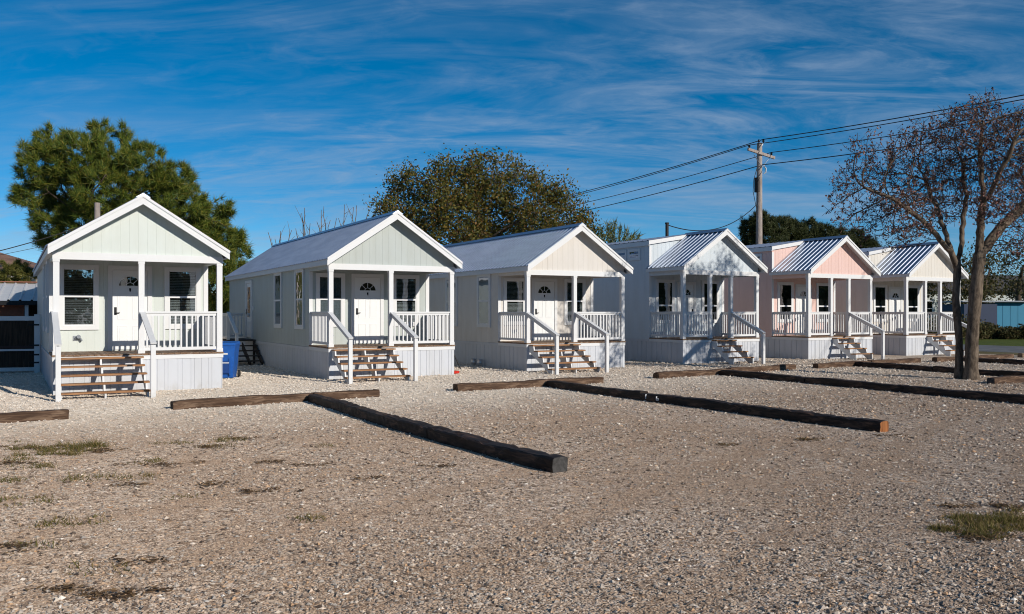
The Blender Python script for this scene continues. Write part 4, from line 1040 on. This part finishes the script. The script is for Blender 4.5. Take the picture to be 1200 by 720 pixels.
# --- bare saplings behind the grey green cabin
def sapling(name, F, shoots, label):
    base = np.array(tuple(at(shoots[0][0], 367, F).xy) + (0.0,)); e = root_at(name, tuple(base), label, 'sapling', 'bare saplings behind the roof'); mb = MB(); g = random.Random(int(shoots[0][0]))
    for (u, v) in shoots:
        a = at(shoots[0][0], 330, F); b = at(u, v, F + g.uniform(-.3, .3)); pts = []
        for k in range(9):
            q = k / 8; p = a.lerp(b, q) + Vector((g.uniform(-1, 1), g.uniform(-1, 1), 0)) * .07 * q; p.x += (1 - q) * q * g.uniform(-.3, .3); pts.append(p - Vector(base))
        mb.tube(pts, [.045 * (1 - k / 9) + .008 for k in range(9)], 5, cap=False)
        for k in range(2, 8):
            if g.random() < .75:
                p = pts[k]; q = p + Vector((g.uniform(-.45, .45), g.uniform(-.3, .3), g.uniform(.25, .8))); mb.tube([p, p.lerp(q, .5) + Vector((g.uniform(-.06, .06), 0, -.04)), q], [.016, .012, .006], 4, cap=False)
    mb.tube([(0, 0, 0), at(shoots[0][0], 328, F) - Vector(base)], [.07, .05], 6, cap=False)
    mb.build('twigs', M['bark_grey'], e)
sapling('bare_sapling', 44, [(328, 271), (315, 272), (322, 280), (341, 270)], 'leafless sapling at the back end of the grey green roof')
sapling('bare_sapling', 44, [(357, 244), (354, 250), (364, 262), (347, 268)], 'leafless two-stem sapling left of the taller twigs')
sapling('bare_sapling', 45, [(380, 242), (376, 246), (386, 258), (393, 256), (372, 260)], 'leafless sapling with a kinked top above the roof ridge')
sapling('bare_sapling', 45, [(404, 240), (415, 243), (419, 241), (398, 256), (433, 246)], 'leafless sapling next to the oak above the roof ridge')

# --- upright feathery palm left of the blue cabin
def palm(name, base, blades, label, mat, ln, wd, cat='plant', seed=1, upright=.9, stems=6, group=None):
    g = np.random.default_rng(seed); e = root_at(name, tuple(base), label, cat, group); mb = MB(); Cs, Ds = [], []
    for (p0, p1) in blades:
        p0, p1 = np.array(p0), np.array(p1); n = 14
        pts = [p0 + (p1 - p0) * (k / n) + np.array([0, 0, -1]) * (k / n) ** 2.2 * .12 * np.linalg.norm(p1 - p0) * (1 - upright) for k in range(n + 1)]
        mb.tube([Vector(p - np.array(base)) for p in pts], [.02 - .016 * k / n for k in range(n + 1)], 4, cap=False)
        for k in range(2, n + 1):
            ax = pts[k] - pts[k - 1]; ax = ax / np.linalg.norm(ax)
            for _ in range(7): Cs.append(pts[k] + g.normal(size=3) * .03); Ds.append(ax * .9 + g.normal(size=3) * .5)
    mb.build('stems', M['bark_dark'], e); V, Fq = tufts(np.array(Cs), np.array(Ds), 2, ln, wd, .12, g); mesh_np('crown', V - np.array(base), Fq, mat, e)
F = 46; bs = []
for u0, (u, v) in zip((712, 714, 718, 722, 722, 726, 730), ((704, 270), (712, 263), (720, 261), (727, 266), (735, 271), (742, 276), (748, 277))): bs.append((tuple(at(u0, 310, F)), tuple(at(u, v, F))))
for u0, (u, v) in zip((708, 716, 728), ((699, 276), (716, 268), (739, 280))): bs.append((tuple(at(u0, 310, F + .5)), tuple(at(u, v, F + .6))))
for u0 in (712, 718, 724): bs.append((tuple(at(u0, 367, F).xy) + (0,), tuple(at(u0, 310, F))))
palm('feathery_palm', tuple(at(718, 367, F).xy) + (0.0,), bs, 'feathery upright palm beside the blue cabin roof', M['palm_leaf'], .42, .02)
# spiky palm in front of the neighbour house
bs = []; g = random.Random(4); base = tuple(at(14, 367, 50).xy) + (0.0,)
for (cu, cv) in ((12, 317), (33, 322), (22, 331), (2, 329)):
    c = at(cu, cv, 50)
    for k in range(13):
        a = g.uniform(0, 6.28); el = g.uniform(-.5, 1.2); L = g.uniform(.45, .75); bs.append((tuple(c), tuple(c + Vector((math.cos(a) * math.cos(el), math.sin(a) * math.cos(el), math.sin(el))) * L)))
    bs.append((base, tuple(c)))
palm('spiky_palm', base, bs, 'spiky palms with round leaf heads at the far left', M['palm_leaf'], .3, .02, seed=6, upright=.6)

# --- across the street
F = 72
oak('street_tree', [(1192, 300, 24), (1215, 310, 26), (1178, 318, 16), (1200, 330, 20), (1235, 300, 26), (1180, 290, 14)], F, tuple(at(1196, 387, F).xy) + (0,), tuple(at(1193, 345, F)), 'thin-crowned tree in front of the blue shed', 924, M['bush_leaf'], leaf=.2, per=5, D=.35, di=2.6, dk=.6, rmax=.24, scat=.25, group='trees across the street', seed=31)
oak('street_tree', [(1150, 300, 22), (1165, 312, 20), (1140, 318, 20), (1160, 330, 16)], F + 12, tuple(at(1152, 384, F + 12).xy) + (0,), tuple(at(1152, 350, F + 12)), 'olive brown tree seen between the trunks and the blue shed', 836, M['bush_leaf'], leaf=.24, per=6, D=.4, di=2.8, dk=.7, rmax=.22, scat=.3, group='trees across the street', seed=33)
oak('street_tree', [(1100, 330, 22), (1120, 320, 20), (1085, 335, 18), (1110, 350, 18)], F + 18, tuple(at(1105, 383, F + 18).xy) + (0,), tuple(at(1105, 358, F + 18)), 'olive tree behind the beige cabin porch', 836, M['bush_leaf'], leaf=.26, per=7, D=.4, di=2.8, dk=.7, rmax=.22, scat=.3, group='trees across the street', seed=35)
oak('street_tree', [(1240, 310, 26), (1260, 330, 24)], F + 14, tuple(at(1245, 384, F + 14).xy) + (0,), tuple(at(1245, 350, F + 14)), 'dark tree at the right edge beyond the blue shed', 660, M['bush_leaf'], leaf=.26, per=7, D=.4, di=2.8, dk=.7, rmax=.22, scat=.3, group='trees across the street', seed=37)
oak('street_tree', [(1135, 335, 18), (1150, 345, 16), (1165, 338, 14), (1128, 352, 14)], F + 10, tuple(at(1140, 384, F + 10).xy) + (0,), tuple(at(1140, 360, F + 10)), 'low bushy olive tree behind the navy part of the shed', 700, M['bush_leaf'], leaf=.24, per=8, D=.4, di=2.8, dk=.7, rmax=.2, scat=.3, group='trees across the street', seed=39)
oak('street_tree', [(1185, 338, 16), (1205, 345, 18), (1222, 335, 18)], F + 16, tuple(at(1200, 383, F + 16).xy) + (0,), tuple(at(1200, 358, F + 16)), 'bushy olive tree directly behind the turquoise wall', 700, M['bush_leaf'], leaf=.26, per=8, D=.4, di=2.8, dk=.7, rmax=.2, scat=.3, group='trees across the street', seed=41)
M['shed_blue'] = paint('turquoise_shed_boards', (0.03, 0.20, 0.33), rough=0.6, dirt=.1); M['shed_navy'] = paint('navy_shed_boards', (0.02, 0.035, 0.08), dirt=.1)
fs_ = empty('garden_shed', at(1166, 367, 68).xy.to_3d(), rad(-30)); tag(fs_, 'turquoise blue shed with a flat roof across the street', 'shed')
b = MB(); F2 = Fr((0, 0, 0), (1, 0, 0), (0, -1, 0)); siding(b, F2, 2.3, 0, Cst(2.75), .6, .03, .02); b.box(0.02, 2.28, .02, 3.4, 0, 2.7); b.build('wall', M['shed_blue'], fs_)
b = MB(); b.box(-2.6, -.02, -.35, 3.4, 0, 2.6); b.build('dark_left_block', M['shed_navy'], fs_)  # navy block for the shed's dark left side
b = MB(); b.box(-2.8, 2.5, -.5, 3.6, 2.76, 2.86); b.build('roof', M['grey_metal'], fs_)
wh = empty('white_bungalow', at(1150, 367, 96).xy.to_3d(), rad(-25)); tag(wh, 'pale far bungalow with dark roof beyond the blue shed', 'house')
b = MB(); b.box(-9, 9, 0, 8, 0, 4.3); b.build('wall', M['sage'], wh)
b = MB(); b.prism([(-9.6, -.6, 4.3), (-9.6, 8.6, 4.3), (-9.6, 4, 6.3)], (19.2, 0, 0)); b.build('roof', simple('dark_shingles', (0.06, 0.055, 0.055), .85), wh)
for x in (-7, -3, 3, 6): window(wh, Fr((x, 0, 0), (1, 0, 0), (0, -1, 0)), 0, 1.3, 1.6, 3.2)
# hedge bushes on the lawn
for i, (u, F, r, lb) in enumerate(((1142, 62, .9, 'dark round bush left of the blue shed'), (1158, 63, .7, 'low dark bush before the turquoise wall'), (1182, 62, .55, 'small dark bush at the foot of the street tree'), (1112, 60, 1.2, 'large dark bush beside the beige cabin stairs'), (1205, 62, .7, 'dark bush at the right edge of the lawn'))):
    c = at(u, 367, F).xy; e = root_at('bush', (c.x, c.y, 0), lb, 'bush', 'bushes across the street'); m = 2600
    d = rng.normal(size=(m, 3)); d /= np.linalg.norm(d, axis=1)[:, None]; q = d * (rng.uniform(.1, 1, m) ** .4)[:, None] * np.array([1.5, 1.2, .85]) * r * (1 + .25 * np.sin(d[:, :1] * 5 + d[:, 1:2] * 4)) + np.array([0, 0, r * .7]); q = q[q[:, 2] > .02]
    V, Fq = quads(q, .17); mesh_np('crown', V, Fq, M['bush_leaf'], e); mb = MB()
    for k in range(5): mb.tube([(0, 0, 0), (math.cos(k * 1.3) * r * .7, math.sin(k * 1.3) * r * .6, r * .9)], [.04, .015], 5, cap=False)
    mb.build('trunk', M['bark_dark'], e)
# far wood closing the horizon; unseen belt behind added for dark window reflections
C = []
for k in range(620):
    a = rng.uniform(-.2, 1.25) if k < 230 else rng.uniform(1.7, 5.9); Rr = rng.uniform(170, 230) if k < 230 else rng.uniform(95, 130); c = np.array([math.sin(a) * Rr, math.cos(a) * Rr, 0]); h = rng.uniform(4, 8) if k < 230 else rng.uniform(7, 17)
    nq = 190 if k < 230 else 420
    d = rng.normal(size=(nq, 3)); d /= np.linalg.norm(d, axis=1)[:, None]; C.append(c + d * (rng.uniform(.2, 1, nq) ** .4)[:, None] * np.array([5.5, 5.5, h / 2]) + np.array([0, 0, h / 2]))
V, Fq = quads(np.concatenate(C), 1.25); tag(mesh_np('far_wood', V, Fq, M['bush_leaf']), 'dark far-off belt of trees along the horizon, with an unseen added stretch behind', 'wood', kind='stuff')

# ------------------------------------------------------------------ utility pole and wires
PX, PY = 37.0, 36.6
up = empty('utility_pole', (PX, PY, 0)); tag(up, 'tall wooden utility pole with crossarm behind the pink cabin', 'utility pole')
t = MB(); t.tube([(0, 0, 0), (.02, 0, 6), (.06, 0, 11.78)], [.22, .19, .15], 14); t.build('pole', M['pole'], up)
t = MB(); t.bar((-1.05, -.2, 11.30), (1.05, -.2, 10.98), .11, .15, up=(0, 0, 1)); t.build('crossarm', M['pole'], up)
for s in (-1, 1):
    t = MB(); t.bar((s * .65, -.27, 11.0), (.05, -.19, 10.35), .035, .02); t.build('brace', M['grey_metal'], up)
INS = ((-.95, -.2, 11.36), (.80, -.2, 11.09), (-.12, -.12, 11.76), (.24, -.12, 11.80))
for p in INS:
    t = MB(); t.tube([p, (p[0], p[1], p[2] + .05), (p[0], p[1], p[2] + .06), (p[0], p[1], p[2] + .16), (p[0], p[1], p[2] + .20)], [.03, .03, .07, .06, .03], 10); t.build('insulator', M['dark_metal'], up)
t = MB(); t.bar((-.12, -.1, 11.75), (.05, -.05, 11.45), .04, .04); t.bar((.24, -.1, 11.79), (.08, -.05, 11.45), .04, .04); t.build('pole_top_pin', M['grey_metal'], up)
t = MB(); t.box(-.30, -.16, -.22, .06, 8.9, 9.75); t.build('cutout_box', M['pipe'], up)
t = MB(); t.tube([(.22, -.2, 10.45), (.32, -.25, 10.3), (.30, -.25, 10.05), (.2, -.2, 10.0)], .035, 8); t.build('pole_fitting', M['porcelain'], up)
t = MB(); t.tube([(-.2, -.05, 10.3), (-.5, -.1, 9.6), (-.55, -.1, 8.9), (-.3, -.1, 8.0), (-.18, -.05, 7.6)], .02, 6); t.build('riser_cable', M['cable'], up)
def wire(a, b, sag, r, label, n=28):
    a, b = Vector(a), Vector(b); t = MB(); t.tube([a.lerp(b, k / n) - Vector((0, 0, sag * 4 * (k / n) * (1 - k / n))) for k in range(n + 1)], r, 5, cap=False)
    o = t.build('wire', M['cable']); tag(o, label, 'wire', 'overhead wires'); return o
for (x, z, r, nm) in ((-.95, 11.54, .022, 'left crossarm'), (.80, 11.28, .022, 'right crossarm'), (.24, 12.0, .026, 'pole top'), (.1, 10.5, .026, 'lower pole')):
    y = -.2 if z < 12 else -.12
    wire((PX + x, PY + y, z), (PX + x + .6, PY - 46, z - .1), .75 if z > 10 else .6, r, 'overhead wire from the %s leading to the upper right edge' % nm)
    wire((PX + x, PY + y, z), (PX + x - 1.0, PY + 52, z - .35), .8 if z > 10 else .7, r, 'overhead wire from the %s running down toward the oak' % nm)
wire((PX - .25, PY - .1, 8.2), (23.27, 28.17, 5.58), .75, .022, 'black service cable from the pole to the blue cabin vent pipe')
# stub pole with cables behind the mint cabin
sp_ = at(114, 367, 41).xy
e = empty('wooden_pole', (sp_.x, sp_.y, 0)); tag(e, 'short wooden pole top sticking up behind the mint cabin roof', 'utility pole')
t = MB(); t.tube([(0, 0, 0), (0, 0, 3.5), (0, 0, 7.15)], [.17, .15, .13], 12); t.build('pole', M['pole'], e)
wire((sp_.x, sp_.y, 6.3), tuple(at(-120, 318, 37)), .25, .022, 'thick black cable at the far left')
wire((sp_.x, sp_.y, 5.7), tuple(at(-120, 318, 38)), .15, .010, 'thin cable below the thick one at the far left')

# ------------------------------------------------------------------ gravel stones, weeds, litter
def stones():
    n = 230000; F = 4.6 + (rng.random(n) ** 1.45) * 31; a = rng.uniform(-.72, .72, n); X = a * F * CS + F * SN; Y = -a * F * SN + F * CS
    s = (.0056 + rng.random(n) ** 3.4 * .016) * (1 + np.clip(F - 9, 0, 24) * .058)
    # fewer stones on the worn wheel runs and bare drifts
    def vnoise(x, y, g):
        i, j = np.floor(x).astype(int), np.floor(y).astype(int); u, v = x - i, y - j; u, v = u * u * (3 - 2 * u), v * v * (3 - 2 * v); q = lambda a, b: g[a % 64, b % 64]
        return (q(i, j) * (1 - u) + q(i + 1, j) * u) * (1 - v) + (q(i, j + 1) * (1 - u) + q(i + 1, j + 1) * u) * v
    gr = np.random.default_rng(77).random((64, 64)); al, ac = X * .80 - Y * .60, X * .60 + Y * .80
    nz = .45 * vnoise(al * .22 + 9, ac * .75 + 3, gr) + .30 * vnoise(al * .7, ac * 1.6, gr) + .25 * vnoise(X * 2.1, Y * 2.1, gr)
    dens = np.clip((.74 - nz) / .30, .40, 1); dens = np.maximum(dens, np.clip((Y - 14.5) / 3, 0, 1)); keep = rng.random(n) < dens
    X, Y, s, F = X[keep], Y[keep], s[keep], F[keep]; n = len(X)
    cube = np.array([[-1, -1, -1], [1, -1, -1], [1, 1, -1], [-1, 1, -1], [-1, -1, 1], [1, -1, 1], [1, 1, 1], [-1, 1, 1]], float) * .62
    octv = np.array([[1, 0, 0], [-1, 0, 0], [0, 1, 0], [0, -1, 0], [0, 0, 1], [0, 0, -1]], float)
    tri = np.array([[0, 2, 4], [2, 1, 4], [1, 3, 4], [3, 0, 4], [2, 0, 5], [1, 2, 5], [3, 1, 5], [0, 3, 5]])
    V = octv[None] * (1 + rng.uniform(-.35, .35, (n, 6, 1))) + rng.uniform(-.25, .25, (n, 6, 3))
    V *= np.stack([s * rng.uniform(.8, 1.5, n), s * rng.uniform(.7, 1.2, n), s * rng.uniform(.45, .8, n)], 1)[:, None, :]
    th = rng.uniform(0, 6.28, n); c, q = np.cos(th)[:, None], np.sin(th)[:, None]
    x, y = V[..., 0] * c - V[..., 1] * q, V[..., 0] * q + V[..., 1] * c
    V = np.stack([x + X[:, None], y + Y[:, None], V[..., 2] + (s * .25)[:, None]], 2).reshape(-1, 3)
    T = (tri[None] + np.arange(n)[:, None, None] * 6).reshape(-1, 3)
    tag(mesh_np('gravel_stones', V, T, M['stone']), 'loose pale shell stones scattered over the near gravel', 'gravel', kind='stuff')
stones()
WEEDS = [(.37, 13.35, .55, .30, 900, .09), (.75, 13.55, .35, .2, 420, .11), (1.42, 11.7, .22, .12, 120, .06), (-.11, 9.95, .3, .2, 150, .06), (.28, 8.8, .28, .18, 170, .07), (-.2, 12.8, .4, .15, 200, .05), (2.6, 13.2, .22, .12, 190, .07), (2.3, 12.65, .2, .1, 120, .05),
         (0, 8.05, .2, .1, 90, .05), (.4, 7.05, .16, .08, 70, .05), (2.27, 7.84, .13, .06, 90, .05), (1.16, 10.75, .2, .12, 120, .05), (.6, 11.0, .28, .16, 190, .07), (1.4, 9.4, .14, .08, 60, .04), (-.6, 14.6, .5, .2, 240, .06), (3.7, 12.0, .15, .08, 60, .05),
         (7.28, 4.52, .42, .16, 1500, .055), (7.62, 4.60, .45, .20, 1800, .06), (8.05, 4.45, .4, .22, 1300, .05), (10.18, 9.05, .14, .06, 60, .04), (8.7, 9.3, .12, .05, 50, .03), (.1, 12.1, .3, .15, 170, .06), (1.7, 13.4, .3, .1, 120, .05), (-.4, 11.3, .3, .15, 160, .06)]
C, D_, Ln = [], [], []
for (x, y, rx, ry, n, h) in WEEDS:
    k_ = 4 + int(rx * 16); cc = rng.normal(size=(k_, 2)) * .6 * np.array([rx, ry * 1.3]); q = cc[rng.integers(0, k_, n)] + rng.normal(size=(n, 2)) * np.array([.07, .05])
    q = np.stack([q[:, 0] * CS + q[:, 1] * SN, -q[:, 0] * SN + q[:, 1] * CS], 1)
    C.append(np.stack([x + q[:, 0], y + q[:, 1], np.zeros(n)], 1)); d = rng.normal(size=(n, 3)) * np.array([.6, .6, .15]) + np.array([0, 0, .8]); D_.append(d); Ln.append(np.full(n, h * .95))
C, D_, Ln = np.concatenate(C), np.concatenate(D_), np.concatenate(Ln); D_ /= np.linalg.norm(D_, axis=1)[:, None]
Ln = (Ln * rng.uniform(.35, 1.6, len(C)))[:, None]; sd = np.cross(D_, rng.normal(size=D_.shape)); sd /= np.linalg.norm(sd, axis=1)[:, None]; sd *= .0045
V = np.stack([C - sd, C + sd, C + D_ * Ln], 1).reshape(-1, 3)
tag(mesh_np('weeds', V, np.arange(len(V)).reshape(-1, 3), M['grass_tuft']), 'sparse wild grass tufts growing through the gravel', 'weeds', kind='stuff')
LIT = [(.0, 13.9, .5, .12, 160), (.9, 13.1, .35, .12, 120), (2.3, 12.65, .3, .08, 90), (2.9, 13.3, .3, .08, 90), (1.8, 9.9, .3, .08, 70), (2.1, 9.28, .28, .06, 90), (3.45, 9.35, .2, .05, 50), (4.42, 9.72, .2, .06, 70), (.43, 6.36, .22, .06, 110), (.2, 6.6, .12, .05, 60), (.65, 7.13, .2, .06, 50), (.0, 8.0, .25, .06, 60),
       (8.36, 4.95, .5, .06, 160), (10.18, 9.03, .25, .06, 90), (8.72, 9.28, .16, .04, 50), (2.6, 11.0, .3, .06, 70), (1.4, 11.5, .35, .08, 110), (-.3, 12.6, .35, .1, 100), (7.1, 4.4, .35, .12, 120), (3.0, 10.6, .3, .05, 50), (11.6, 8.7, .2, .05, 40), (1.0, 10.3, .25, .06, 60)]
C = []
for (x, y, rx, ry, n) in LIT:
    n = int(n * 1.5); k_ = 4 + int(rx * 14); cc = rng.normal(size=(k_, 2)) * .55 * np.array([rx, ry * 1.7]); q = cc[rng.integers(0, k_, n)] + rng.normal(size=(n, 2)) * np.array([.055, .04]); q = np.stack([q[:, 0] * CS + q[:, 1] * SN, -q[:, 0] * SN + q[:, 1] * CS], 1); C.append(np.stack([x + q[:, 0], y + q[:, 1], rng.uniform(.008, .025, n)], 1))
V, Fq = quads(np.concatenate(C), .05, .5); Z = V[:, 2]; base = np.repeat(np.concatenate(C)[:, 2], 4); V[:, 2] = np.maximum(base + (Z - base) * .3, .004)
tag(mesh_np('leaf_litter', V, Fq, M['litter']), 'dark dead leaf scraps lying in small drifts on the gravel', 'litter', kind='stuff')
